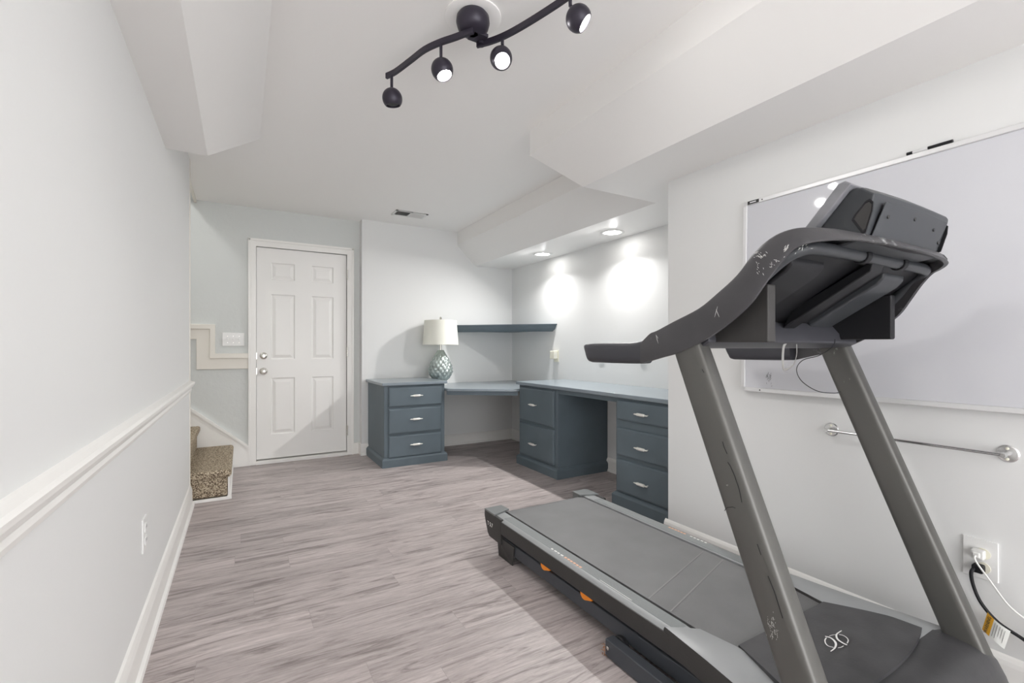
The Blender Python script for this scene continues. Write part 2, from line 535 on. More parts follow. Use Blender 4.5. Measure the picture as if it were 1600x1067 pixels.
# end casing of the left wall at the stairs
struct('trim_4', B((XL - 0.13, XL + 0.004, 3.945, 3.962, 0.0, CEIL)), M['trim_cream'], label='narrow casing on the end of the left wall', bevel=0.002, smooth=False)
struct('trim_5', B((-0.365, -0.345, 3.95, YD, 2.395, CEIL + 0.001)), M['trim_cream'], label='strip along the ceiling edge at the stairwell', smooth=False)
struct('baseboard_door', B((1.008, 1.056, YD - 0.014, YD, 0, 0.115), (1.055, 1.07, YB - 0.012, YD, 0, 0.115)), M['trim'], bevel=0.002, smooth=False)

# stair skirt board and the stepped rail on the door wall
bm = bmesh.new()
add_prism(bm, [(-1.6, YD, 1.47), (-0.345, YD, 0.515), (0.057, YD, 0.175), (0.057, YD, 0), (-1.6, YD, 0)], (0, -0.018, 0))
add_prism(bm, [(-1.6, YD, 1.49), (-0.345, YD, 0.535), (0.057, YD, 0.190), (0.057, YD, 0.168), (-0.345, YD, 0.505), (-1.6, YD, 1.455)], (0, -0.030, 0))
struct('trim_6', bm, M['trim'], label='sloping skirt board beside the stairs', smooth=False)
bm = bmesh.new()
add_prism(bm, [(-1.2, YD, 1.177), (-0.346, YD, 1.177), (-0.346, YD, 0.907), (0.057, YD, 0.907), (0.057, YD, 1.045), (-0.208, YD, 1.045), (-0.208, YD, 1.308), (-1.2, YD, 1.308)], (0, -0.016, 0))
add_prism(bm, [(-1.2, YD, 1.268), (-0.245, YD, 1.268), (-0.245, YD, 1.005), (0.057, YD, 1.005), (0.057, YD, 1.049), (-0.204, YD, 1.049), (-0.204, YD, 1.312), (-1.2, YD, 1.312)], (0, -0.034, 0))
struct('trim_7', bm, M['trim_cream'], label='stepped cream rail board beside the light switches', bevel=0.003, smooth=False)

# door with casing
struct('trim_8', B((0.057, DX0 + .004, YD - 0.018, YD, 0, 2.125), (DX1 - .004, 1.006, YD - 0.018, YD, 0, 2.125), (DX0, DX1, YD - 0.018, YD, DZ - 0.004, 2.125),
                   (0.057, 0.075, YD - 0.026, YD, 0, 2.125), (0.988, 1.006, YD - 0.026, YD, 0, 2.125), (0.057, 1.006, YD - 0.026, YD, 2.107, 2.125),
                   (DX0, DX1, YD - 0.03, YD + 0.1, 0, 0.030)), M['trim'], label='white casing and sill of the door', bevel=0.003, smooth=False)
PN = [(0.245, 0.455), (0.607, 0.812)]
PZ = [(0.27, 0.812), (0.99, 1.615), (1.755, 1.918)]
LX0, LX1, LZ0, LZ1, LY = 0.125, 0.938, 0.042, 2.055, YD + 0.012
bm = bmesh.new()
xs = sorted({LX0, LX1, *[a for p in PN for a in p]})
zs = sorted({LZ0, LZ1, *[a for p in PZ for a in p]})
for i in range(len(xs) - 1):
    for j in range(len(zs) - 1):
        x0, x1, z0, z1 = xs[i], xs[i + 1], zs[j], zs[j + 1]
        if (x0, x1) in PN and (z0, z1) in PZ:
            def ring(ins, y):
                return [bm.verts.new(p) for p in ((x0 + ins, y, z0 + ins), (x1 - ins, y, z0 + ins), (x1 - ins, y, z1 - ins), (x0 + ins, y, z1 - ins))]
            R = [ring(0, LY), ring(0.008, LY + 0.009), ring(0.016, LY + 0.009), ring(0.042, LY + 0.001)]
            for a, b in zip(R[:-1], R[1:]):
                for k in range(4):
                    bm.faces.new((a[k], a[(k + 1) % 4], b[(k + 1) % 4], b[k]))
            bm.faces.new(R[-1])
        else:
            bm.faces.new([bm.verts.new(p) for p in ((x0, LY, z0), (x1, LY, z0), (x1, LY, z1), (x0, LY, z1))])
y2 = LY + 0.04
for a, b in (((LX0, LZ0), (LX1, LZ0)), ((LX1, LZ0), (LX1, LZ1)), ((LX1, LZ1), (LX0, LZ1)), ((LX0, LZ1), (LX0, LZ0))):
    bm.faces.new([bm.verts.new(p) for p in ((a[0], LY, a[1]), (b[0], LY, b[1]), (b[0], y2, b[1]), (a[0], y2, a[1]))])
bm.faces.new([bm.verts.new(p) for p in ((LX0, y2, LZ0), (LX1, y2, LZ0), (LX1, y2, LZ1), (LX0, y2, LZ1))])
door = struct('door_1', bm, M['door'], label='white six panel door at the end of the room', smooth=False)
for z, nm in ((1.024, 'deadbolt'), (0.878, 'door_knob')):
    bm = bmesh.new()
    if nm == 'deadbolt':
        add_lathe(bm, [(0.033, 0), (0.034, -0.006), (0.028, -0.016), (0.02, -0.02)], (0.184, LY, z), axis='Y')
        add_box(bm, 0.181, 0.187, LY - 0.034, LY - 0.018, z - 0.014, z + 0.014)
    else:
        add_lathe(bm, [(0.034, 0), (0.034, -0.006), (0.014, -0.012), (0.013, -0.028), (0.026, -0.038), (0.031, -0.052), (0.026, -0.064), (0.012, -0.069)], (0.184, LY, z), axis='Y')
    finish(nm, bm, M['nickel'], door)
for z in (1.848, 1.057, 0.253):
    bm = bmesh.new()
    add_lathe(bm, [(0.007, -0.05), (0.007, 0.05)], (0.942, YD - 0.022, z), n=10)
    finish('hinge', bm, M['nickel'], door)
for z in (1.024, 0.878):
    finish('strike_plate', B((0.1205, 0.127, YD - 0.004, YD + 0.02, z - 0.03, z + 0.03)), M['nickel'], door)

# carpeted stairs going up to the left behind the left wall
st = thing('staircase', 'speckled brown carpeted stairs rising to the left behind the wall end', 'stairs', (-0.6, 4.5, 0))
for k in range(4):
    x1 = -0.085 - 0.255 * k
    z1 = 0.215 + 0.19 * k
    yy0 = 3.985 if k == 0 else 4.0
    if k == 0:
        # carpet wraps the open end of the first step
        bm = B((-0.6, x1, yy0, YD - 0.02, 0.02, z1 - 0.004))
        o = finish('stair_step', bm, M['carpet'], st, bevel=0.02, seg=3)
        finish('stair_nosing', B((-0.36, x1 + 0.024, yy0 - 0.016, YD - 0.02, z1 - 0.055, z1)), M['carpet'], st, bevel=0.022, seg=3)
        finish('floor_strip', B((-0.31, x1 + 0.024, yy0 - 0.016, yy0, 0, 0.022), (x1, x1 + 0.022, yy0, 4.99, 0, 0.022), (x1, x1 + 0.012, yy0, YD - 0.02, 0.022, 0.16)), M['trim'], st, bevel=0.003)
    else:
        bm = B((-1.6, x1, yy0, YD - 0.02, z1 - 0.2, z1), (x1 - 0.02, x1 + 0.024, yy0, YD - 0.02, z1 - 0.05, z1))
        finish('stair_step', bm, M['carpet'], st, bevel=0.015, seg=3)

# ------------------------------------------------------------------ wall plates
t = thing('light_switch', 'white triple light switch plate beside the door', 'light switch', (-0.063, YD, 1.179))
finish('switch_plate', B((-0.150, 0.024, YD - 0.006, YD, 1.118, 1.239)), M['plate'], t, bevel=0.002)
for i in range(3):
    x = -0.063 + (i - 1) * 0.046
    o = finish('toggle', B((x - 0.005, x + 0.005, YD - 0.018, YD - 0.005, 1.172, 1.192)), M['plate'], t, bevel=0.001)
    for zz in (1.208, 1.149):
        finish('screw', B((x - 0.003, x + 0.003, YD - 0.0075, YD - 0.005, zz - 0.002, zz + 0.002)), M['nickel'], t)

t = thing('wall_outlet', 'white outlet low on the left wall under the chair rail', 'outlet', (XL, 2.17, 0.42))
finish('outlet_plate', B((XL, XL + 0.006, 2.13, 2.205, 0.353, 0.478)), M['plate'], t, bevel=0.002)
for z in (0.392, 0.440):
    o = finish('socket', B((XL + 0.005, XL + 0.009, 2.151, 2.184, z - 0.015, z + 0.015)), M['plate'], t, bevel=0.001)
    finish('slot', B((XL + 0.0085, XL + 0.0095, 2.158, 2.160, z - 0.003, z + 0.008), (XL + 0.0085, XL + 0.0095, 2.174, 2.176, z - 0.003, z + 0.008)), M['slot'], o)

t = thing('wall_outlet', 'white double width outlet plate on the right wall behind the treadmill upright', 'outlet', (XR, 0.56, 0.405))
finish('outlet_plate', B((XR - 0.006, XR, 0.518, 0.604, 0.338, 0.468)), M['plate'], t, bevel=0.002)
for z in (0.422, 0.376):
    bm = bmesh.new()
    add_lathe(bm, [(0.018, 0), (0.018, -0.003)], (XR - 0.005, 0.553, z), axis='X', n=20)
    o = finish('socket', bm, M['ivory'], t)
# plugs with their cords
t = thing('power_cord', 'black power cord with a warning tag plugged into the right wall outlet', 'cord', (XR - 0.02, 0.553, 0.37))
bm = bmesh.new()
add_box(bm, XR - 0.040, XR - 0.009, 0.546, 0.574, 0.363, 0.389)
finish('plug', bm, M['black'], t, bevel=0.005)
bm = bmesh.new()
pts = smooth_path([(XR - 0.035, 0.566, 0.378), (XR - 0.045, 0.572, 0.36), (2.078, 0.566, 0.315), (2.080, 0.547, 0.268), (2.082, 0.508, 0.226), (2.086, 0.44, 0.192), (2.075, 0.36, 0.12), (2.02, 0.26, 0.02), (1.95, 0.24, 0.008), (1.80, 0.30, 0.008)])
add_tube(bm, pts, 0.0052, 10)
finish('cord', bm, M['black'], t)
tagbm = bmesh.new()
o0 = Vector((2.072, 0.532, 0.252)); ax = Vector((0.0, -0.052, -0.034)); ay = Vector((-0.004, 0.012, -0.060))
rows = []
for i in range(7):
    s = i / 6
    bend = 0.010 * math.sin(s * PI)
    rows.append([o0 + ax * s + Vector((-bend, 0, 0)), o0 + ax * s + ay + Vector((-bend * 0.4 - 0.004 * s, 0, 0))])
vs = [[tagbm.verts.new(p) for p in r] for r in rows]
for i in range(6):
    f = tagbm.faces.new((vs[i][0], vs[i][1], vs[i + 1][1], vs[i + 1][0]))
    f.material_index = 1 if i < 2 else 0
g = bmesh.ops.solidify(tagbm, geom=tagbm.faces[:], thickness=0.0006)
tg = finish('warning_tag', tagbm, [M['paper'], M['yellow']], t)
text_part('warning_text', 'WARNING', 0.0115, M['ink'], tg, o0 + ax * 0.16 + ay * 0.52 + Vector((-0.0075, 0, 0)), -ay, ax * -1 + Vector((0.004, 0, 0)))
for i in range(5):
    s = 0.42 + i * 0.105
    p = o0 + ax * s + Vector((-0.0105 + 0.006 * abs(s - 0.5), 0, 0))
    bm = bmesh.new(); add_tube(bm, [p + ay * 0.12, p + ay * 0.88 + Vector((0.004, 0, 0))], 0.0006, 5)
    finish('printed_line', bm, M['belt_line'], tg)

t = thing('power_cord', 'thin white power cord plugged into the upper socket of the right wall', 'cord', (XR - 0.02, 0.553, 0.42))
finish('plug', B((XR - 0.034, XR - 0.009, 0.545, 0.577, 0.407, 0.437), (XR - 0.040, XR - 0.030, 0.553, 0.572, 0.412, 0.430)), M['cablew'], t, bevel=0.004)
bm = bmesh.new()
pts = smooth_path([(XR - 0.04, 0.563, 0.42), (2.072, 0.560, 0.405), (2.078, 0.527, 0.352), (2.08, 0.487, 0.294), (2.085, 0.44, 0.258), (2.09, 0.36, 0.2), (2.09, 0.22, 0.13), (2.085, 0.05, 0.03), (2.06, -0.1, 0.004), (1.9, -0.35, 0.004)])
add_tube(bm, pts, 0.0028, 8)
finish('cord', bm, M['cablew'], t)

# recess wall plates
t = thing('plug_in_adapter', 'ivory plug-in box on the recess wall right of the corner shelf', 'adapter', (XRR, 4.0, 1.02))
finish('back_plate', B((XRR - 0.006, XRR, 3.945, 4.025, 0.955, 1.075)), M['ivory'], t, bevel=0.002)
finish('adapter_body', B((XRR - 0.055, XRR - 0.005, 3.96, 4.035, 0.985, 1.070)), M['ivory'], t, bevel=0.006)
bm = bmesh.new()
for i in range(4):
    for j in range(4):
        add_box(bm, XRR - 0.05 + i * 0.011, XRR - 0.043 + i * 0.011, 3.9585, 3.9605, 0.995 + j * 0.016, 1.003 + j * 0.016)
finish('vent_hole', bm, M['plate'], t)
t = thing('wall_outlet', 'small white outlet on the recess wall just above the desk, nearer the lamp', 'outlet', (XRR, 3.28, 0.99))
finish('outlet_plate', B((XRR - 0.006, XRR, 3.245, 3.315, 0.955, 1.07)), M['plate'], t, bevel=0.002)
for z in (0.985, 1.035):
    finish('socket', B((XRR - 0.009, XRR - 0.005, 3.264, 3.296, z - 0.014, z + 0.014)), M['ivory'], t, bevel=0.001)
t = thing('wall_outlet', 'small white outlet above the desk, partly behind the treadmill handle', 'outlet', (XRR, 2.77, 0.99))
finish('outlet_plate', B((XRR - 0.006, XRR, 2.73, 2.81, 0.962, 1.075)), M['plate'], t, bevel=0.002)
for z in (0.99, 1.04):
    finish('socket', B((XRR - 0.012, XRR - 0.005, 2.752, 2.788, z - 0.014, z + 0.014)), M['ivory'], t, bevel=0.001)

# ceiling vent
t = thing('ceiling_vent', 'small white air vent in the ceiling near the back wall', 'air vent', (1.44, 4.5, CEIL))
finish('vent_frame', B((1.28, 1.60, 4.41, 4.43, CEIL - 0.006, CEIL), (1.28, 1.60, 4.57, 4.59, CEIL - 0.006, CEIL), (1.28, 1.30, 4.41, 4.59, CEIL - 0.006, CEIL),
                         (1.58, 1.60, 4.41, 4.59, CEIL - 0.006, CEIL), (1.433, 1.447, 4.41, 4.59, CEIL - 0.006, CEIL)), M['plate'], t)
finish('duct_opening', B((1.30, 1.58, 4.43, 4.57, CEIL - 0.001, CEIL + 0.0)), M['slot'], t)
bm = bmesh.new()
for (xa, xb, s) in ((1.30, 1.433, -1), (1.447, 1.58, 1)):
    for i in range(9):
        x = xa + (i + 0.5) * (xb - xa) / 9
        add_prism(bm, [(x - 0.005 * s, 4.43, CEIL - 0.001), (x + 0.004 * s, 4.43, CEIL - 0.009), (x + 0.005 * s, 4.43, CEIL - 0.009), (x - 0.004 * s, 4.43, CEIL - 0.001)], (0, 0.14, 0))
finish('louver', bm, M['plate'], t)

# ------------------------------------------------------------------ recessed downlights
for i, (x, y, lb) in enumerate(((2.648, 3.948, 'recessed round downlight over the desk, the one nearer the back wall'), (2.648, 2.916, 'recessed round downlight over the desk, the one nearer the whiteboard wall'))):
    t = thing('recessed_downlight', lb, 'downlight', (x, y, SOF), group='recessed lights over the desk')
    bm = bmesh.new()
    add_lathe(bm, [(0.068, -0.0005), (0.095, -0.0005), (0.095, -0.004), (0.088, -0.007), (0.070, -0.005)], (x, y, SOF), n=40, caps=False)
    finish('trim_ring', bm, M['plate'], t)
    bm = bmesh.new()
    add_lathe(bm, [(0.001, -0.002), (0.045, -0.003), (0.070, -0.0015), (0.070, -0.0005), (0.001, -0.0005)], (x, y, SOF), n=40)
    finish('lens', bm, M['canbulb'], t)
    disc_light('downlight_beam', (x, y, SOF - 0.006), E_CAN, 0.07, 155, 31)

# flush lamp added out of view to light the stairwell
for (x, y, z, e, lb) in ((-1.1, 4.5, 3.3, E_STAIR, 'added unseen lamp above the stairwell'),):
    t = thing('added_ceiling_lamp', lb, 'added lamp', (x, y, z))
    bm = bmesh.new(); add_lathe(bm, [(0.15, 0), (0.155, -0.02), (0.14, -0.03), (0.02, -0.03)], (x, y, z), n=40)
    finish('lamp_base', bm, M['plate'], t)
    bm = bmesh.new(); add_lathe(bm, [(0.135, -0.03), (0.12, -0.055), (0.07, -0.072), (0.001, -0.078)], (x, y, z), n=40, caps=False)
    finish('diffuser', bm, M['canbulb'], t)
    disc_light('added_ceiling_lamp_light', (x, y, z - 0.085), e, 0.26)

# ------------------------------------------------------------------ track light
tl = thing('track_light', 'dark wavy track light with four round spot heads on the ceiling', 'track light', (0.80, 1.68, CEIL))
bm = bmesh.new()
add_lathe(bm, [(0.112, 0), (0.112, -0.006), (0.104, -0.009), (0.02, -0.009)], (0.80, 1.69, CEIL), n=48)
finish('ceiling_medallion', bm, M['ceil'], tl)
bm = bmesh.new()
add_lathe(bm, [(0.055, -0.008), (0.064, -0.02), (0.066, -0.04), (0.06, -0.062), (0.045, -0.078), (0.02, -0.084)], (0.79, 1.67, CEIL), n=40)
finish('canopy', bm, M['bronze'], tl)
ZT = 2.33


def on_z(px, py, z):
    s, c = math.sin(THETA), math.cos(THETA)
    r = (px - 800) / F_PX; u = (HORIZON - py) / F_PX
    k = (z - 1.10) / u
    return ((s + r * c) * k, (c - r * s) * k, z)


# both arms run as flat steel strips on edge
arm1 = smooth_path([on_z(px, py, ZT) for px, py in ((603.5, 119), (618, 112), (642, 94), (663, 78), (687, 66.5), (712, 58), (740, 47))], 6)
arm2 = smooth_path([on_z(px, py, ZT) for px, py in ((745, 70), (768, 64), (794, 53), (829, 33), (877, 2), (905, -20), (935, -52))], 6)
for a in (arm1, arm2):
    bm = bmesh.new()
    rings = []
    for i, p in enumerate(a):
        d = (a[min(i + 1, len(a) - 1)] - a[max(i - 1, 0)]).normalized()
        s = d.cross(Vector((0, 0, 1))).normalized() * 0.006
        h = Vector((0, 0, 0.0125))
        rings.append([p - s - h, p + s - h, p + s + h, p - s + h])
    add_loft(bm, rings)
    finish('track_arm', bm, M['bronze'], tl, bevel=0.0015, smooth=True)
bm = bmesh.new(); add_lathe(bm, [(0.016, 0.0), (0.016, 0.03)], (0.84, 1.70, ZT - 0.005), n=16); add_box(bm, 0.785, 0.85, 1.655, 1.71, ZT + 0.006, ZT + 0.018)
finish('pivot', bm, M['bronze'], tl)


def head(px, bar_py, px_c, py_c, aim, lit, energy, cone=70):
    top = Vector(on_z(px, bar_py, ZT))
    s, c = math.sin(THETA), math.cos(THETA)
    fw = top.x * s + top.y * c
    side = Vector((c, -s, 0)) * ((px_c - px) / F_PX * fw)
    cz = 1.10 + fw * (HORIZON - py_c) / F_PX
    ctr = Vector((top.x, top.y, cz)) + side
    bm = bmesh.new()
    add_tube(bm, [(top.x, top.y, ZT - 0.01), (top.x, top.y, cz + 0.045), Vector((top.x, top.y, cz + 0.030)) + side * 0.6], 0.0065, 8)
    finish('stem', bm, M['bronze'], tl)
    a = Vector(aim).normalized()
    q = a.to_track_quat('Z', 'Y').to_matrix()
    R = 0.044
    prof = []
    for k in range(15):
        t = -PI / 2 + (PI / 2 + 0.72) * k / 14
        prof.append((max(R * math.cos(t), 0.0005), R * 1.02 * math.sin(t)))
    r_open, h_open = prof[-1]
    prof += [(r_open - 0.003, h_open), (r_open - 0.004, h_open - 0.012), (0.0005, h_open - 0.014)]
    bm = bmesh.new()
    add_lathe(bm, prof, (0, 0, 0), n=32)
    bmesh.ops.transform(bm, matrix=Matrix.Translation(ctr) @ q.to_4x4(), verts=bm.verts)
    hd = finish('spot_head', bm, M['bronze'], tl)
    bm = bmesh.new()
    add_lathe(bm, [(0.0005, h_open - 0.002), (0.018, h_open - 0.003), (r_open - 0.005, h_open - 0.008), (r_open - 0.005, h_open - 0.011), (0.0005, h_open - 0.011)], (0, 0, 0), n=24)
    bmesh.ops.transform(bm, matrix=Matrix.Translation(ctr) @ q.to_4x4(), verts=bm.verts)
    finish('bulb', bm, M['bulb'] if lit else M['slot'], hd)
    if lit:
        p = ctr + a * (h_open + 0.012)
        spot('track_beam', p, p + a, energy, cone, 1.0, 0.022)
    return ctr


head(612, 115, 613, 154, (0.15, 0.10, -1), False, 0)
head(689, 66, 691, 109, (0.22, -0.30, -0.92), True, E_H2, 165)
head(785, 57, 783, 91, (-0.15, -0.62, -0.75), True, E_H3, 165)
head(891, -8, 904, 29, (0.55, -0.40, -0.55), True, E_H4, 165)

# ------------------------------------------------------------------ desk units
def pull_bm(c, axis, out, L=0.062):
    """turned bar pull; axis: unit vector along the bar, out: unit vector away from the drawer"""
    bm = bmesh.new()
    prof = [(k * 1.25, z) for k, z in [(0.0012, -L), (0.0034, -L + 0.006), (0.0026, -L + 0.010), (0.0046, -L + 0.014), (0.0036, -0.036), (0.007, -0.033), (0.0082, -0.028), (0.0085, 0), (0.0082, 0.028), (0.007, 0.033), (0.0036, 0.036), (0.0046, L - 0.014), (0.0026, L - 0.010), (0.0034, L - 0.006), (0.0012, L)]]
    add_lathe(bm, prof, (0, 0, 0), n=14, axis='X')
    for s in (-1, 1):
        add_tube(bm, [(s * 0.043, 0, 0), (s * 0.043, 0, -0.024)], 0.0032, 8)
    x = Vector(axis); z = Vector(out); y = z.cross(x)
    mw = Matrix((x, y, z)).transposed().to_4x4(); mw.translation = Vector(c) + z * 0.024
    bmesh.ops.transform(bm, matrix=mw, verts=bm.verts)
    return bm


def drawer_unit(label, origin, axis, out, width, depth, height, drawers, plinth_sides, pull_c):
    """axis runs along the front left to right, out points away from the front"""
    ax, ou = Vector(axis), Vector(out)
    o = Vector(origin)          # front left bottom corner of the carcass
    root = thing('drawer_unit', label, 'drawer cabinet', tuple(o + ax * width / 2 - ou * depth / 2), group='blue drawer units')

    def bb(a0, a1, d0, d1, z0, z1, bm):
        p = o + ax * a0 + ou * d0; q2 = o + ax * a1 + ou * d1
        add_box(bm, p.x, q2.x, p.y, q2.y, z0, z1)
    bm = bmesh.new(); bb(0, width, -depth, 0, 0.0, height, bm)
    finish('carcass', bm, M['blue'], root, bevel=0.002)
    l, r = plinth_sides
    bm = bmesh.new()
    prof = [(0, 0.0), (0.022, 0.0), (0.022, 0.066), (0.016, 0.078), (0.004, 0.088), (0, 0.088)]
    # mitred plinth ring around front and open sides
    pl = [(0 if not l else 0, -depth), (0, 0), (width, 0), (width, -depth)]
    rings = []
    offs = []
    seq = ([('l', 0, -depth)] if l else []) + [('fl', 0, 0), ('fr', width, 0)] + ([('r', width, -depth)] if r else [])
    for nm, a, d in seq:
        ring = []
        for po, z in prof:
            da = dd = 0
            if nm == 'l': da = -po
            if nm == 'r': da = po
            if nm == 'fl': da, dd = (-po if l else 0), po
            if nm == 'fr': da, dd = (po if r else 0), po
            ring.append(o + ax * (a + da) + ou * (d + dd) + Vector((0, 0, z)))
        rings.append(ring)
    add_loft(bm, rings)
    finish('plinth', bm, M['blue'], root, smooth=False)
    for (a0, a1, z0, z1), c in zip(drawers, pull_c):
        bm = bmesh.new()
        pts = lambda ins, d: [o + ax * a + ou * d + Vector((0, 0, z)) for a, z in ((a0 + ins, z0 + ins), (a1 - ins, z0 + ins), (a1 - ins, z1 - ins), (a0 + ins, z1 - ins))]
        add_loft(bm, [pts(0, 0.0005), pts(0, 0.012), pts(0.006, 0.019), pts(0.013, 0.021)])
        dr = finish('drawer', bm, M['blue'], root, smooth=False)
        cc = o + ax * c[0] + ou * 0.021 + Vector((0, 0, c[1]))
        finish('pull_handle', pull_bm(cc, axis, out), M['pull'], dr)
    return root


H_CAB = 0.752
u1 = drawer_unit('blue three drawer unit by the door, standing apart on the left', (1.132, 4.29, 0), (1, 0, 0), (0, -1, 0), 0.59, YB - 4.29, H_CAB,
                 [(0.038, 0.556, 0.555, 0.735), (0.038, 0.552, 0.305, 0.535), (0.038, 0.552, 0.085, 0.285)], (True, True), [(0.295, 0.652), (0.292, 0.432), (0.292, 0.195)])
finish('unit_top', B((1.108, 1.742, 4.262, YB, H_CAB, 0.779)), M['blue_top_sheen'], u1, bevel=0.005)
drawer_unit('blue two drawer unit in the middle, with two deep drawers', (2.30, 3.825, 0), (0, -1, 0), (-1, 0, 0), 0.625, XRR - 2.302, H_CAB,
            [(0.03, 0.585, 0.425, 0.735), (0.03, 0.585, 0.105, 0.400)], (True, True), [(0.285, 0.588), (0.285, 0.235)])
drawer_unit('blue three drawer unit beside the white wall, behind the treadmill', (2.30, 2.495, 0), (0, -1, 0), (-1, 0, 0), 0.60, XRR - 2.302, H_CAB,
            [(0.022, 0.565, 0.600, 0.735), (0.022, 0.565, 0.352, 0.545), (0.022, 0.565, 0.100, 0.325)], (True, False), [(0.275, 0.661), (0.275, 0.437), (0.275, 0.206)])
bm = B((2.272, XRR, 1.874, 3.848, 0.7525, 0.782))
o = tag(finish('desk_top', bm, M['blue_top_sheen'], bevel=0.005), 'long blue worktop with painted-in sheen over the middle and right drawer units', 'desk top')
finish('front_rail', B((2.305, 2.325, 2.496, 3.199, 0.715, 0.7525)), M['blue'], o)
# lower triangular corner desk
bm = bmesh.new()
add_prism(bm, [(1.723, YB, 0.682), (1.723, 4.225, 0.682), (2.262, 3.835, 0.682), (2.29, 3.828, 0.682), (XRR, 3.828, 0.682), (XRR, YB, 0.682)], (0, 0, 0.024))
o = tag(finish('corner_desk', bm, M['blue_top_sheen'], bevel=0.004), 'lower blue corner desk between the drawer units', 'desk')
bm = bmesh.new()
add_prism(bm, [(1.723, 4.240, 0.645), (2.285, 3.829, 0.645), (2.296, 3.845, 0.645), (1.734, 4.256, 0.645)], (0, 0, 0.037))
finish('front_rail', bm, M['blue'], o)

# corner shelf with crown moulding
bm = bmesh.new()
PA, PB2, PCn = Vector((1.985, YB, 0)), Vector((XRR, 4.05, 0)), Vector((XRR, YB, 0))
d = (PB2 - PA).normalized(); n = Vector((d.y, -d.x, 0))
if n.y > 0:
    n = -n
add_prism(bm, [PA + Vector((0.02, 0, 1.285)), PB2 + Vector((0, 0.02, 1.285)), PCn + Vector((0, 0, 1.285))], (0, 0, 0.05))
sh = tag(finish('corner_shelf', bm, M['blue'], smooth=False), 'blue triangular corner shelf with crown edge above the corner desk', 'shelf')
bm = bmesh.new()
prof = [(-0.03, 1.275), (0.0, 1.275), (0.004, 1.283), (0.018, 1.290), (0.030, 1.306), (0.034, 1.318), (0.040, 1.320), (0.042, 1.334), (0.050, 1.340), (0.052, 1.352), (-0.03, 1.352)]
rings = []
for P0, ex in ((PA, Vector((-1, 0, 0))), (PB2, Vector((0, -1, 0)))):
    ring = []
    for po, z in prof:
        base = P0 + n * po
        # slide along the edge until it meets the wall plane
        if ex.x:
            k = (YB - base.y) / d.y
        else:
            k = (XRR - base.x) / d.x
        p = base + d * k
        ring.append(Vector((p.x, p.y, z)))
    rings.append(ring)
add_loft(bm, rings)
finish('crown_moulding', bm, M['blue'], sh, smooth=False)

# ------------------------------------------------------------------ table lamp
LXc, LYc, Z0 = 1.842, 4.70, 0.706
lamp = thing('table_lamp', 'table lamp with cream drum shade and teal dimpled base', 'lamp', (LXc, LYc, Z0))
bm = bmesh.new()
add_lathe(bm, [(0.07, 0), (0.072, 0.006), (0.072, 0.022), (0.066, 0.030), (0.06, 0.034)], (LXc, LYc, Z0), n=40)
finish('foot', bm, M['cablew'], lamp)
prof = [(0.058, 0.034), (0.075, 0.055), (0.100, 0.085), (0.118, 0.118), (0.124, 0.150), (0.121, 0.185), (0.108, 0.225), (0.088, 0.270), (0.066, 0.310), (0.046, 0.345), (0.034, 0.368), (0.026, 0.372)]
PP = smooth_path([(r, 0, h) for r, h in prof], 7)
bm = bmesh.new()
NN = 112
rings = []
for p in PP:
    tt = (p.z - 0.034) / 0.338
    ring = []
    for i in range(NN):
        a = 2 * PI * i / NN
        k = 14
        w = abs(math.sin(0.5 * (k * a + 30 * tt + 3 * math.sin(0)))) * abs(math.sin(0.5 * (k * a - 30 * tt)))
        edge = min(1, tt * 12, (1 - tt) * 10)
        r = p.x * (1 + 0.11 * (w - 0.35) * edge)
        ring.append((LXc + r * math.cos(a), LYc + r * math.sin(a), Z0 + p.z))
    rings.append(ring)
add_loft(bm, rings)
finish('lamp_base', bm, M['glaze'], lamp, sharp=80)
bm = bmesh.new()
add_lathe(bm, [(0.012, 0.37), (0.012, 0.46), (0.006, 0.462), (0.006, 0.70), (0.012, 0.70), (0.014, 0.712), (0.008, 0.724), (0.001, 0.727)], (LXc, LYc, Z0), n=16)
for k in range(3):
    a = k * 2 * PI / 3 + 0.4
    add_tube(bm, [(LXc, LYc, Z0 + 0.676), (LXc + 0.17 * math.cos(a), LYc + 0.17 * math.sin(a), Z0 + 0.672)], 0.002, 6)
finish('lamp_stem', bm, M['nickel'], lamp)
bm = bmesh.new()
add_lathe(bm, [(0.190, 0.428), (0.170, 0.686), (0.167, 0.686), (0.187, 0.428)], (LXc, LYc, Z0), n=64, caps=False)
rs = bm.verts[:]
# close the two rims
n_ = 64
bm.verts.ensure_lookup_table()
for i in range(n_):
    j = (i + 1) % n_
    bm.faces.new((bm.verts[i], bm.verts[j], bm.verts[3 * n_ + j], bm.verts[3 * n_ + i]))
finish('lamp_shade', bm, M['shade'], lamp, sharp=60)

# ------------------------------------------------------------------ whiteboard wall
wb = thing('whiteboard', 'large glossy whiteboard with aluminium frame on the right wall', 'whiteboard', (XR, 0.5, 1.34))
WY0, WY1, WZ0, WZ1 = -0.43, 1.398, 0.894, 1.802
finish('writing_surface', B((XR - 0.010, XR - 0.001, WY0 + 0.01, WY1 - 0.01, WZ0 + 0.01, WZ1 - 0.01)), M['board'], wb)
bm = B((XR - 0.016, XR - 0.001, WY1 - 0.020, WY1, WZ0 + 0.018, WZ1 - 0.018), (XR - 0.016, XR - 0.001, WY0, WY0 + 0.020, WZ0 + 0.018, WZ1 - 0.018),
       (XR - 0.018, XR - 0.001, WY0 + 0.006, WY1 - 0.006, WZ0, WZ0 + 0.019), (XR - 0.018, XR - 0.001, WY0 + 0.006, WY1 - 0.006, WZ1 - 0.019, WZ1))
finish('board_frame', bm, M['alu'], wb, bevel=0.003)
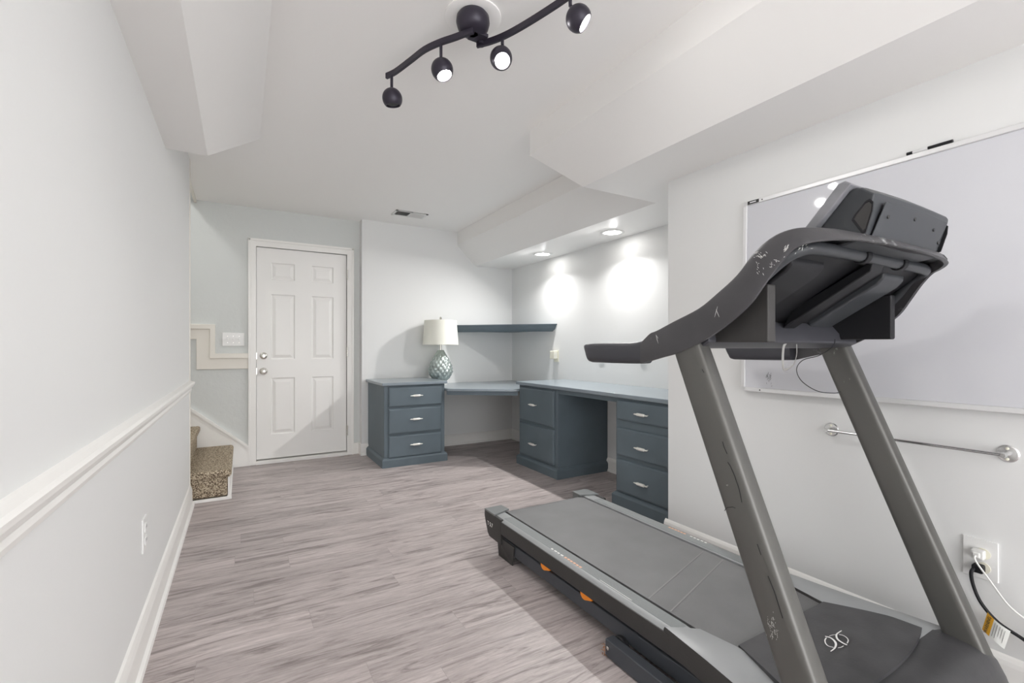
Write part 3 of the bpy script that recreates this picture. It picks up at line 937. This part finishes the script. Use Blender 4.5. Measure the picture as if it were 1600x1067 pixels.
for yy, zz in ((WY1 - 0.012, WZ1 - 0.012), (WY1 - 0.012, WZ0 + 0.012)):
    bm = bmesh.new()
    add_lathe(bm, [(0.012, 0.0), (0.012, -0.008)], (XR - 0.010, yy, zz), axis='X', n=20)
    finish('frame_corner', bm, M['alu'], wb, bevel=0.001)
lb = finish('maker_label', B((XR - 0.0195, XR - 0.0175, 1.316, 1.372, WZ1 - 0.017, WZ1 - 0.002)), M['ink'], wb)
finish('label_print', B((XR - 0.0200, XR - 0.0190, 1.330, 1.360, WZ1 - 0.012, WZ1 - 0.007)), M['alu'], lb)
for zz in (WZ1 - 0.010, WZ0 + 0.010):
    bm = bmesh.new()
    add_lathe(bm, [(0.003, 0), (0.003, -0.002)], (XR - 0.018, 1.300, zz), axis='X', n=10)
    finish('frame_screw', bm, M['ink'], wb)
# marker smudges
bm = bmesh.new()
for i in range(26):
    yy = 1.265 + random.gauss(0, 0.008); zz = 0.958 + random.gauss(0, 0.014)
    a = random.uniform(1.0, 2.2); L = random.uniform(0.004, 0.014)
    add_tube(bm, [(XR - 0.0105, yy, zz), (XR - 0.0105, yy + L * math.cos(a), zz + L * math.sin(a))], 0.0004, 4)
finish('ink_smudge', bm, M['ink'], wb)
bm = bmesh.new()
add_tube(bm, [(XR - 0.009, 0.756, WZ1 + 0.007), (XR - 0.009, 0.628, WZ1 + 0.007)], 0.0062, 12)
mk = tag(finish('marker_pen', bm, M['black']), 'black marker pen lying on the top edge of the whiteboard', 'marker')
bm = bmesh.new()
add_tube(bm, [(XR - 0.009, 0.738, WZ1 + 0.007), (XR - 0.009, 0.695, WZ1 + 0.007)], 0.0066, 12)
finish('pen_label', bm, M['alu'], mk)

wb.rotation_euler = (0, math.radians(1.2), 0)
wb.location.x -= 0.0097
tb = thing('towel_bar', 'chrome towel bar on the right wall below the whiteboard', 'towel bar', (XR, 0.755, 0.76))
BY0, BY1, BZ = 0.497, 1.012, 0.762
for yy in (BY0, BY1):
    bm = bmesh.new()
    add_lathe(bm, [(0.0275, 0), (0.0275, -0.003), (0.024, -0.006), (0.009, -0.007), (0.008, -0.030), (0.010, -0.04), (0.006, -0.052)], (XR, yy, BZ), axis='X', n=32)
    fl = finish('wall_flange', bm, M['chrome'], tb)
    for dz in (-0.017, 0.017):
        bm = bmesh.new()
        add_lathe(bm, [(0.0045, 0), (0.0045, -0.0035), (0.002, -0.005)], (XR - 0.006, yy, BZ + dz), axis='X', n=12)
        finish('flange_screw', bm, M['ivory'], fl)
bm = bmesh.new()
add_tube(bm, [(XR - 0.042, BY0, BZ), (XR - 0.042, BY1, BZ)], 0.0055, 14)
finish('bar', bm, M['chrome'], tb)

# ------------------------------------------------------------------ treadmill
TX, TY = 1.18, 2.33


def W(u, v, z):
    return Vector((TX + v, TY - u, z))


MID = 0.355
tm = thing('treadmill', 'large dark grey treadmill standing along the right wall', 'treadmill', (TX + MID, TY - 0.95, 0))


def tbox(bm, u0, u1, v0, v1, z0, z1):
    add_box(bm, TX + v0, TX + v1, TY - u1, TY - u0, z0, z1)


def TB(*bx):
    bm = bmesh.new()
    for b in bx:
        tbox(bm, *b)
    return bm


def side_prism(bm, prof, v0, v1):
    add_prism(bm, [W(u, v0, z) for u, z in prof], (v1 - v0, 0, 0))


def mir(v):
    return 2 * MID - v


# belt with rear roller
bm = bmesh.new()
BV0, BV1 = 0.094, 0.616
prof = [(1.60, 0.192), (0.10, 0.192)]
for k in range(9):
    a = PI / 2 + PI * k / 8
    prof.append((0.075 + 0.030 * math.cos(a), 0.162 + 0.030 * math.sin(a)))
prof += [(0.10, 0.132), (1.60, 0.132)]
side_prism(bm, prof, BV0, BV1)
belt = finish('running_belt', bm, M['belt'], tm, smooth=True, sharp=40)
bm = bmesh.new()
for (a, b2) in (((1013, 935.4), (1099.3, 860.8)), ((1047.5, 955.6), (1130, 874.3))):
    p, q2 = Vector(on_z(*a, 0.1925)), Vector(on_z(*b2, 0.1925))
    dd = (q2 - p).normalized(); w = Vector((-dd.y, dd.x, 0)) * 0.0030
    add_prism(bm, [p - w, q2 - w, q2 + w, p + w], (0, 0, 0.0004))
finish('belt_seam', bm, M['belt_line'], belt)
finish('deck', TB((0.12, 1.80, 0.10, 0.61, 0.095, 0.131)), M['black'], tm)

# side rails
for s in (0, 1):
    f = (lambda v: v) if s == 0 else mir
    bm = bmesh.new()
    rings = []
    for u in (0.02, 1.45):
        rings.append([W(u, f(v), z) for v, z in ((0.0, 0.125), (0.0, 0.186), (0.004, 0.190), (0.020, 0.197), (0.073, 0.197), (0.079, 0.193), (0.079, 0.125))])
    add_loft(bm, rings)
    rl = finish('side_rail', bm, M['rail'], tm, bevel=0.0015)
    finish('grip_strip', TB((0.17, 1.30, *sorted((f(0.024), f(0.074))), 0.197, 0.1978)), M['grip'], rl)
    finish('side_skirt', TB((0.02, 1.78, *sorted((f(-0.004), f(0.001))), 0.124, 0.187)), M['plast'], rl)
    # lettering strips, too worn to read
    bm = bmesh.new()
    uu = 0.565
    dirs = 1 if s == 0 else 1
    base_v = f(0.027)
    def dash(bm, u0, L, w, dv=0):
        v0 = base_v + dv * (1 if s == 0 else -1)
        tbox(bm, u0, u0 + L, v0 - w / 2, v0 + w / 2, 0.1977, 0.1984)
    if s == 0:
        for k in range(4):
            dash(bm, 0.600 + k * 0.024, 0.014 + 0.004 * (k % 2), 0.008)
        finish('rail_lettering', bm, M['logo'], rl)
        bm = bmesh.new(); dash(bm, 0.93, 0.17, 0.0022)
        finish('rail_stripe', bm, M['logo'], rl)
        bm = bmesh.new()
        for k in range(6):
            dash(bm, 0.700 + k * 0.020, 0.014, 0.010, 0.001 * (k % 2))
        finish('rail_lettering_orange', bm, M['peach'], rl)
    else:
        for k in range(5):
            dash(bm, 0.820 + k * 0.020, 0.012, 0.008, 0.001 * (k % 3))
        finish('rail_lettering', bm, M['logo'], rl)
        bm = bmesh.new()
        for k in range(6):
            dash(bm, 0.690 + k * 0.018, 0.013, 0.010)
        finish('rail_lettering_orange', bm, M['peach'], rl)
    # rear end cap
    bm = bmesh.new()
    side = [(0.0, 0.199), (-0.004, 0.175), (0.004, 0.15), (0.035, 0.085), (0.055, 0.070), (0.185, 0.068), (0.185, 0.199)]
    side_prism(bm, side, *sorted((f(-0.006), f(0.012))))
    ec = finish('end_cap', bm, M['plast'], tm, bevel=0.003)
    bm = bmesh.new()
    pl = [(0.0, 0.0), (-0.022, 0.075), (0.055, 0.140), (0.085, 0.125), (0.115, 0.0)]
    top = [W(u, f(v - 0.006 if v == 0 else v), 0.2065) for u, v in ((-0.002, 0.0), (-0.004, 0.102), (0.075, 0.108), (0.115, 0.0))]
    bot = [Vector((p.x, p.y, 0.197)) for p in top]
    add_loft(bm, [bot, top])
    tbox(bm, -0.006, 0.055, *sorted((f(-0.004), f(0.098))), 0.16, 0.2)
    finish('cap_plate', bm, M['cap'], ec, bevel=0.002)
    # rear foot
    bm = bmesh.new()
    side_prism(bm, [(0.125, 0.10), (0.150, 0.0), (0.292, 0.0), (0.292, 0.02), (0.310, 0.10)], *sorted((f(0.002), f(0.010))))
    side_prism(bm, [(0.125, 0.10), (0.150, 0.0), (0.170, 0.0), (0.170, 0.10)], *sorted((f(0.002), f(0.075))))
    finish('rear_foot', bm, M['plast'], tm, bevel=0.002)
    # lower frame tube
    finish('frame_tube', TB((0.15, 1.80, *sorted((f(0.012), f(0.040))), 0.044, 0.101)), M['steel'], tm, bevel=0.004)
    for u0 in (0.555, 0.842):
        bm = bmesh.new()
        rings = []
        for v, k in ((-0.003, 0.9), (0.002, 1.0), (0.03, 1.0)):
            rings.append([W(u0 + 0.034 + du * k, f(v), z) for du, z in ((-0.036, 0.140), (-0.034, 0.112), (-0.022, 0.101), (-0.006, 0.099), (0.036, 0.113), (0.036, 0.140))])
        add_loft(bm, rings)
        finish('cushion_adjuster', bm, M['orange'], tm, bevel=0.002)
text_part('model_number', 'T 5.7', 0.030, M['logo'], tm, W(0.066, -0.0068, 0.138), (0, -1, 0), (0, 0, 1))

# base frame on the floor
bm = TB((1.055, 1.885, -0.058, -0.018, 0.004, 0.066), (1.055, 1.885, mir(-0.018), mir(-0.058), 0.004, 0.066), (1.84, 1.88, -0.058, mir(-0.058), 0.004, 0.060))
bf = finish('base_frame', bm, M['steel'], tm, bevel=0.004)
for v in (-0.038, mir(-0.038)):
    bm = bmesh.new()
    vv = v + (0.034 if v < 0.3 else -0.034)
    add_lathe(bm, [(0.012, -0.011), (0.030, -0.011), (0.034, -0.006), (0.034, 0.006), (0.030, 0.011), (0.012, 0.011)], W(1.08, vv, 0.034), axis='X', n=28)
    finish('transport_wheel', bm, M['black'], tm)
bm = bmesh.new(); add_lathe(bm, [(0.007, 0.001), (0.007, -0.004), (0.004, -0.006)], W(1.072, -0.058, 0.040), axis='X', n=14)
finish('axle_bolt', bm, M['nickel'], bf)
bm = bmesh.new()
for i in range(46):
    p = W(1.052 + random.gauss(0, 0.006), -0.052 + random.gauss(0, 0.006), abs(random.gauss(0.022, 0.014)))
    r = random.uniform(0.001, 0.003)
    add_tube(bm, [p, p + Vector((random.uniform(-1, 1), random.uniform(-1, 1), random.uniform(-1, 1))) * 0.008], r * 0.5, 4)
fl_ = finish('rust_flakes', bm, M['rust'], tm)
fl_['kind'] = 'stuff'

# foot platforms beside the motor hood
for s in (0, 1):
    f = (lambda v: v) if s == 0 else mir
    low = [(1.27, 0.0), (1.305, 0.052), (1.335, 0.092), (1.46, 0.115), (1.56, 0.131), (1.735, 0.145), (1.735, -0.072), (1.62, -0.055), (1.45, -0.025)]
    bm = bmesh.new()
    cx = sum(p[0] for p in low) / len(low); cv = sum(p[1] for p in low) / len(low)
    def rr(k, z):
        return [W(cx + (u - cx) * k, f(cv + (v - cv) * (1 - (1 - k) * 2.4)), z) for u, v in low]
    add_loft(bm, [rr(1.0, 0.13), rr(1.0, 0.193), rr(0.985, 0.201), rr(0.93, 0.2045)])
    bm.normal_update()
    for fc in bm.faces:
        if abs(fc.normal.z) < 0.35:
            fc.material_index = 1  # sides darker than the top: fall of light put into the colour
    finish('foot_platform', bm, [M['rail'], M['plast']], tm, bevel=0.0, sharp=50)

# motor hood
bm = bmesh.new()
NU, NV = 18, 24
grid = []
for i in range(NU + 1):
    row = []
    for j in range(NV + 1):
        sv = j / NV * 2 - 1
        uf = 1.742 - 0.045 * sv * sv
        su = i / NU
        u = 1.455 + 0.012 * (1 - sv * sv) * 0 + (uf - 1.455) * su
        half = 0.240 + (u - 1.455) * 0.42
        v = MID + sv * half
        z = 0.206 + 0.020 * math.sin(min(1, su * 1.15) * PI / 2) * (1 - 0.35 * sv ** 4) - 0.010 * max(0, su - 0.7) / 0.3
        row.append(bm.verts.new(W(u, v, z)))
    grid.append(row)
for i in range(NU):
    for j in range(NV):
        bm.faces.new((grid[i][j], grid[i + 1][j], grid[i + 1][j + 1], grid[i][j + 1]))
# skirt down
def skirt(line):
    lo = [bm.verts.new(v.co + Vector((0, 0, v.co.z * 0 - 0.05))) for v in line]
    for a in range(len(line) - 1):
        bm.faces.new((line[a], line[a + 1], lo[a + 1], lo[a]))
skirt(grid[0]); skirt(grid[-1]); skirt([r[0] for r in grid]); skirt([r[-1] for r in grid])
hood = finish('motor_hood', bm, M['hood'], tm, sharp=50)
# front fairing
bm = bmesh.new()
grid = []
NF = 16
for i in range(NF + 1):
    row = []
    for j in range(NV + 1):
        sv = j / NV * 2 - 1
        half = 0.442
        a = i / NF
        # starts under the hood, runs forward, then turns down
        us = [(1.66, 0.196), (1.70, 0.204), (1.76, 0.206), (1.82, 0.200), (1.86, 0.180), (1.895, 0.13), (1.93, 0.045)]
        k = a * (len(us) - 1); k0 = min(int(k), len(us) - 2); fr = k - k0
        u = us[k0][0] * (1 - fr) + us[k0 + 1][0] * fr
        z = us[k0][1] * (1 - fr) + us[k0 + 1][1] * fr
        edge = max(0, abs(sv) - 0.86) / 0.14
        u2 = u - 0.06 * sv * sv * max(0, a - 0.35)
        row.append(bm.verts.new(W(u2, MID + sv * half, z - 0.018 * edge ** 2)))
    grid.append(row)
for i in range(NF):
    for j in range(NV):
        bm.faces.new((grid[i][j], grid[i + 1][j], grid[i + 1][j + 1], grid[i][j + 1]))
for row_i in (0, NV):
    line = [r[row_i] for r in grid]
    lo = [bm.verts.new((v.co.x, v.co.y, 0.045)) for v in line]
    for a in range(len(line) - 1):
        if line[a + 1].co.z > 0.05:
            bm.faces.new((line[a], line[a + 1], lo[a + 1], lo[a]))
finish('front_fairing', bm, M['hood'], tm, sharp=50)
# emblem: two crossed strokes over a broken ring
def emblem_pt(px, py):
    # pixel of the crop (16 per photo pixel) laid on the hood plane
    return Vector(on_z(1280 + px / 16, 975 + py / 16, 0.2265))
bm = bmesh.new()
def stroke(pts, w0, w1, w2):
    P = smooth_path([emblem_pt(*p) for p in pts], 6)
    L = []; R = []
    n_ = len(P)
    for i, p in enumerate(P):
        dd = (P[min(i + 1, n_ - 1)] - P[max(i - 1, 0)]).normalized()
        s_ = Vector((-dd.y, dd.x, 0))
        t_ = i / (n_ - 1)
        w = (w0 * (1 - t_) * 2 if False else (w0 + (w1 - w0) * min(1, t_ * 2) + (w2 - w1) * max(0, t_ * 2 - 1)))
        L.append(p + s_ * w); R.append(p - s_ * w)
    vl = [bm.verts.new(q + Vector((0, 0, 0.0004))) for q in L]; vr = [bm.verts.new(q + Vector((0, 0, 0.0004))) for q in R]
    for i in range(n_ - 1):
        bm.faces.new((vl[i], vl[i + 1], vr[i + 1], vr[i]))
stroke([(150, 310), (260, 335), (350, 390), (405, 460), (415, 530), (380, 610), (285, 685)], 0.0026, 0.0032, 0.0012)
stroke([(560, 165), (450, 240), (430, 310), (470, 390), (560, 455), (640, 500), (700, 520)], 0.0012, 0.0030, 0.0030)
stroke([(180, 345), (145, 400), (160, 480), (230, 550), (360, 585)], 0.0014, 0.0016, 0.0016)
stroke([(500, 262), (600, 285), (690, 345), (725, 410), (700, 480)], 0.0014, 0.0016, 0.0014)
stroke([(250, 300), (330, 275), (430, 265)], 0.0008, 0.0009, 0.0009)
stroke([(470, 595), (550, 580), (610, 545)], 0.0009, 0.0009, 0.0009)
EMB = bm
bm = EMB
em = finish('hood_emblem', bm, M['logo'], hood, smooth=False)

# uprights
def post_u(z):
    return 1.376 - 0.405 * (z - 1.08)
for s in (0, 1):
    f = (lambda v: v) if s == 0 else mir
    bm = bmesh.new()
    rings = []
    for z in (0.05, 0.3, 0.6, 0.9, 1.135):
        u0 = post_u(z); u1 = u0 + 0.098
        c = 0.024
        v0, v1 = -0.080, -0.018
        pts = []
        cu, cv = (u0 + u1) / 2, (v0 + v1) / 2
        hu, hv = (u1 - u0) / 2, (v1 - v0) / 2
        for k in range(24):
            a = 2 * PI * k / 24
            ca, sa = math.cos(a), math.sin(a)
            e = 0.42
            pts.append(W(cu + hu * math.copysign(abs(ca) ** e, ca), f(cv + hv * math.copysign(abs(sa) ** e, sa)), z))
        rings.append(pts)
    add_loft(bm, rings)
    finish('upright_post', bm, M['post'], tm, sharp=60)

# handrail: one continuous band from grip to grip round the front of the console
stn = [  # v, top (u, z), bottom (u, z)
    (-0.085, (1.251, 1.117), (1.251, 1.050)), (-0.085, (1.268, 1.130), (1.272, 1.055)), (-0.085, (1.290, 1.145), (1.300, 1.062)), (-0.085, (1.318, 1.153), (1.336, 1.071)),
    (-0.085, (1.378, 1.176), (1.405, 1.088)), (-0.085, (1.467, 1.209), (1.490, 1.124)), (-0.085, (1.527, 1.246), (1.560, 1.165)), (-0.085, (1.583, 1.286), (1.620, 1.212)),
    (-0.082, (1.622, 1.330), (1.656, 1.257)), (-0.074, (1.655, 1.360), (1.690, 1.302)), (-0.064, (1.684, 1.376), (1.718, 1.332)), (-0.048, (1.714, 1.383), (1.744, 1.342)),
    (-0.022, (1.742, 1.382), (1.764, 1.346)), (0.02, (1.766, 1.379), (1.783, 1.349)), (0.09, (1.784, 1.374), (1.798, 1.351)), (0.20, (1.796, 1.371), (1.810, 1.351)), (MID, (1.801, 1.369), (1.817, 1.350))]
full = stn + [(mir(v) - 0.058 * min(1, max(0, (t_[0] - 1.45) / 0.2)), t_, b_) for v, t_, b_ in reversed(stn[:-1])]
pt_t = [W(t_[0], v, t_[1]) for v, t_, b_ in full]
pt_b = [W(b_[0], v, b_[1]) for v, t_, b_ in full]
pt_t = smooth_path(pt_t, 4); pt_b = smooth_path(pt_b, 4)
bm = bmesh.new()
rings = []
n_ = len(pt_t)
for i in range(n_):
    dd = (pt_b[min(i + 1, n_ - 1)] - pt_b[max(i - 1, 0)]); dd.z = 0
    dd.normalize()
    inn = Vector((-dd.y, dd.x, 0))
    ctr = W(1.4, MID, 0)
    if inn.dot(ctr - pt_b[i]) < 0:
        inn = -inn
    T, Bt = pt_t[i], pt_b[i]
    th = 0.030
    rings.append([Bt + inn * 0.003, Bt.lerp(T, 0.08), Bt.lerp(T, 0.92), T + inn * 0.004, T + inn * th * 1.3, T + inn * (th * 1.3) + Vector((0, 0, -0.008)), T + inn * 0.012 + Vector((0, 0, -0.010)), Bt + inn * 0.012])
add_loft(bm, rings)
hr = finish('handrail', bm, M['arm'], tm, sharp=45)
for s in (0, 1):
    f = (lambda v: v) if s == 0 else mir
    bm = bmesh.new()
    rings = []
    for u, zt, zb, hv in ((0.948, 1.108, 1.066, 0.010), (0.952, 1.112, 1.058, 0.018), (0.965, 1.115, 1.050, 0.024), (1.00, 1.1165, 1.047, 0.027), (1.10, 1.117, 1.047, 0.027), (1.19, 1.117, 1.048, 0.027), (1.225, 1.119, 1.049, 0.027), (1.256, 1.126, 1.050, 0.026)):
        pts = []
        cz, hz = (zt + zb) / 2, (zt - zb) / 2
        for k in range(24):
            a = 2 * PI * k / 24
            ca, sa = math.cos(a), math.sin(a)
            e = 0.62
            cc = cz + hz * math.copysign(abs(sa) ** e, sa)
            shift = 0.03 * (zt - cc) / (zt - zb) if u < 1.0 else 0
            pts.append(W(u + shift * (1.0 - u) / 0.052, f(-0.058 + hv * math.copysign(abs(ca) ** e, ca)), cc))
        rings.append(pts)
    add_loft(bm, rings)
    finish('hand_grip', bm, M['gripf'], tm, sharp=60)

# console housing, bezel, tray and what hangs below it
cons_prof = [(1.768, 1.362), (1.798, 1.460), (1.800, 1.472), (1.772, 1.494), (1.758, 1.498), (1.745, 1.492), (1.672, 1.410), (1.672, 1.350), (1.70, 1.350)]
bm = bmesh.new()
rings = []
for v, k in ((0.130, 0.965), (0.150, 1.0), (0.25, 1.025), (MID, 1.035), (mir(0.25), 1.025), (mir(0.150), 1.0), (mir(0.130), 0.965)):
    cu, cz = 1.72, 1.40
    rings.append([W(cu + (u - cu) * k, v, cz + (z - cz) * k) for u, z in cons_prof])
add_loft(bm, rings)
ch = finish('console_housing', bm, M['cons'], tm, bevel=0.004, sharp=30)
bm = bmesh.new()
dcf = Vector((1.757 - 1.665, 0, 1.503 - 1.400)).normalized()
nrm = (-dcf.z, dcf.x)
prof = [(1.757, 1.503), (1.665, 1.400), (1.665 + nrm[0] * 0.026, 1.400 + nrm[1] * 0.026), (1.745 + nrm[0] * 0.024, 1.495 + nrm[1] * 0.024), (1.752 + nrm[0] * 0.014, 1.505 + nrm[1] * 0.014)]
side_prism(bm, prof, 0.112, mir(0.112))
finish('display_bezel', bm, M['bezel'], ch, bevel=0.004)
# back panel with screw holes
bm = bmesh.new()
q0 = [W(1.7685, 0.165, 1.366), W(1.7685, mir(0.165), 1.366), W(1.800, mir(0.170), 1.452), W(1.802, MID, 1.458), W(1.800, 0.170, 1.452)]
dn = Vector((0, -0.004, 0.001))
a_ = [p + Vector((0, -0.003, 0)) for p in q0]
add_prism(bm, a_, (0, -0.004, 0.0012))
bp_ = finish('back_panel', bm, M['cons'], ch, bevel=0.0015)
for v, z in ((0.205, 1.425), (0.345, 1.437), (0.475, 1.427), (0.535, 1.400)):
    u = 1.7685 + (z - 1.366) * 0.366 + 0.0062
    bm = bmesh.new(); add_lathe(bm, [(0.0055, 0.001), (0.0055, -0.0016)], W(u, v, z), axis='Y', n=14)
    finish('screw_hole', bm, M['slot'], bp_)
# moulded recess on the near side of the console
bm = bmesh.new()
tri = [(1.750, 1.416), (1.756, 1.428), (1.780, 1.456), (1.789, 1.459), (1.796, 1.450), (1.794, 1.428), (1.780, 1.380), (1.773, 1.377)]
def inset(pts, k):
    cx = sum(p[0] for p in pts) / len(pts); cz = sum(p[1] for p in pts) / len(pts)
    return [(cx + (a - cx) * k, cz + (b - cz) * k) for a, b in pts]
for s in (0, 1):
    f = (lambda v: v) if s == 0 else mir
    bm = bmesh.new()
    add_loft(bm, [[W(u, f(0.133), z) for u, z in tri], [W(u, f(0.1285), z) for u, z in tri], [W(u, f(0.1285), z) for u, z in inset(tri, 0.88)], [W(u, f(0.1300), z) for u, z in inset(tri, 0.80)]])
    rc_ = finish('side_recess', bm, M['black'], ch, smooth=False)
    bm = bmesh.new()
    add_prism(bm, [W(u, f(0.1298), z) for u, z in inset(tri, 0.80)], (-0.0006 if s == 0 else 0.0006, 0, 0))
    finish('recess_floor', bm, M['plast'], rc_, smooth=False)

tray = [(1.395, 1.150), (1.445, 1.180), (1.560, 1.255), (1.690, 1.338), (1.700, 1.362), (1.640, 1.353), (1.55, 1.277), (1.43, 1.194), (1.385, 1.165)]
bm = bmesh.new(); side_prism(bm, tray, -0.045, mir(-0.045))
add_prism(bm, [W(u, v, 1.364) for u, v in ((1.69, -0.03), (1.70, -0.030), (1.742, -0.008), (1.768, 0.04), (1.785, 0.12), (1.794, MID), (1.785, mir(0.12)), (1.768, mir(0.04)), (1.742, mir(0.02)), (1.70, mir(0.0)), (1.69, mir(0.0)))], (0, 0, 0.008))
tr = finish('console_tray', bm, M['under'], tm, bevel=0.004)
# raised pods on the underside of the tray
for v0, v1, mm in ((0.01, 0.165, M['under']), (0.50, 0.640, M['cons'])):
    bm = bmesh.new()
    side_prism(bm, [(1.455, 1.170), (1.655, 1.292), (1.672, 1.312), (1.672, 1.34), (1.50, 1.24), (1.445, 1.2)], v0, v1)
    finish('underside_pod', bm, mm, tr, bevel=0.008)
bm = bmesh.new(); side_prism(bm, [(1.470, 1.162), (1.712, 1.312), (1.722, 1.345), (1.50, 1.222)], MID - 0.035, MID + 0.030)
finish('centre_channel', bm, M['under'], tr, bevel=0.004)
# crossbar tube behind the rim, curving back along both arms
pts = [(1.46, 1.165, -0.045), (1.58, 1.245, -0.040), (1.665, 1.318, -0.022), (1.700, 1.342, 0.010), (1.712, 1.346, 0.06), (1.713, 1.347, 0.20), (1.713, 1.347, MID)]
pts = pts + [(u, z, mir(v)) for u, z, v in reversed(pts[:-1])]
bm = bmesh.new(); add_tube(bm, smooth_path([W(u, v, z) for u, z, v in pts], 6), 0.0165, 14)
cb = finish('crossbar', bm, M['cons'], tm, sharp=60)
for v in (0.27, 0.49):
    bm = bmesh.new()
    add_lathe(bm, [(0.0165, -0.012), (0.021, -0.012), (0.021, 0.012), (0.0165, 0.012)], W(1.713, v, 1.347), axis='X', n=20)
    tbox(bm, 1.700, 1.728, v - 0.010, v + 0.010, 1.362, 1.395)
    finish('clamp', bm, M['black'], cb, bevel=0.002)
bm = bmesh.new(); add_lathe(bm, [(0.010, 0.0), (0.010, -0.006), (0.006, -0.008)], W(1.630, mir(-0.050), 1.262), axis='X', n=16)
finish('arm_bolt', bm, M['nickel'], hr)
# side panels / bins under the tray
bm = bmesh.new(); side_prism(bm, [(1.44, 1.116), (1.633, 1.114), (1.633, 1.262), (1.60, 1.262), (1.48, 1.185)], -0.028, 0.006)
finish('side_bin', bm, M['plast'], tm, bevel=0.004)
bm = bmesh.new(); side_prism(bm, [(1.432, 1.130), (1.632, 1.128), (1.632, 1.275), (1.60, 1.275), (1.432, 1.20)], 0.655, 0.685)
finish('side_bin', bm, M['black'], tm, bevel=0.006)
# crossmember between the uprights
bm = bmesh.new()
side_prism(bm, [(1.372, 1.098), (1.46, 1.103), (1.485, 1.118), (1.478, 1.150), (1.45, 1.185), (1.40, 1.185), (1.36, 1.14)], -0.060, mir(-0.060))
finish('crossmember', bm, M['gripf'], tm, bevel=0.006)
# ribbon cable and thin wire
bm = bmesh.new()
P = smooth_path([W(1.478, 0.330, 1.120), W(1.474, 0.318, 1.10), W(1.472, 0.318, 1.045), W(1.470, 0.335, 1.030), W(1.468, 0.385, 1.045), W(1.470, 0.400, 1.08), W(1.474, 0.392, 1.115)], 6)
add_tube(bm, P, 0.0012, 8, flat=0.0045)
finish('ribbon_cable', bm, M['ribbon'], tm)
bm = bmesh.new()
P = smooth_path([W(1.50, 0.58, 1.13), W(1.50, 0.565, 1.105), W(1.49, 0.50, 1.075), W(1.48, 0.42, 1.06), W(1.478, 0.385, 1.03), W(1.482, 0.41, 0.99), W(1.490, 0.49, 0.955), W(1.497, 0.58, 0.945), W(1.498, 0.62, 0.948)], 6)
add_tube(bm, P, 0.0013, 6)
finish('thin_wire', bm, M['black'], tm)


# wear on the near arm and upright, where the photograph shows it
def on_v(px, py, v):
    s_, c_ = math.sin(THETA), math.cos(THETA)
    r = (px - 800) / F_PX; u = (HORIZON - py) / F_PX
    k = (TX + v) / (s_ + r * c_)
    return Vector(((s_ + r * c_) * k, (c_ - r * s_) * k, 1.10 + u * k))


M['scuff'] = mat('worn_paint', (0.42, 0.42, 0.40), 0.6)
rnd = random.Random(3)


def wear(name, m, parent, v, clusters):
    bm = bmesh.new()
    for cx, cy, sx, sy, n, ang, ln in clusters:
        for _ in range(n):
            x = rnd.gauss(cx, sx); y = rnd.gauss(cy, sy)
            a = math.radians(ang + rnd.gauss(0, 18)); L_ = ln * rnd.uniform(0.4, 1.3)
            p, q = on_v(x, y, v), on_v(x + L_ * math.cos(a), y + L_ * math.sin(a), v)
            add_tube(bm, [p, (p + q) / 2, q], [0.0002, 0.00055, 0.0002], 5)
    o = finish(name, bm, m, parent)
    o['kind'] = 'stuff'
    return o


wear('scuff_marks', M['logo'], hr, -0.0852, [(1188, 398, 5, 2.5, 16, 20, 4), (1206, 410, 9, 4, 14, 20, 4), (1187, 420, 5, 5, 8, 60, 4), (1231, 384, 2, 3, 7, 118, 8), (1256, 388, 6, 3, 8, 140, 5), (1121, 480, 1.0, 3, 2, 80, 20), (1025, 522, 0.4, 2, 2, 90, 12)])
wear('scuff_marks', M['scuff'], [o for o in tm.children if o.name.startswith('upright_post')][0], -0.0803, [(1205, 974, 3.5, 7, 40, 78, 3), (1208, 990, 4, 4, 26, 78, 3), (1136, 757, 1, 1, 3, 20, 3)])
bm = bmesh.new()
for pts in ([(1129, 690), (1131, 698), (1136, 709)], [(1137, 722), (1141, 728), (1148, 744), (1155, 765), (1159, 785)], [(1183, 850), (1189, 867)], [(1200, 900), (1210, 925), (1218, 950), (1223, 966)], [(1132, 798), (1136, 793), (1145, 792), (1149, 794)], [(1097, 577), (1100, 582)]):
    add_tube(bm, [on_v(x, y, -0.0803) for x, y in pts], 0.0008, 5)
o = finish('scratches', bm, M['black'], [o for o in tm.children if o.name.startswith('upright_post')][0])
o['kind'] = 'stuff'
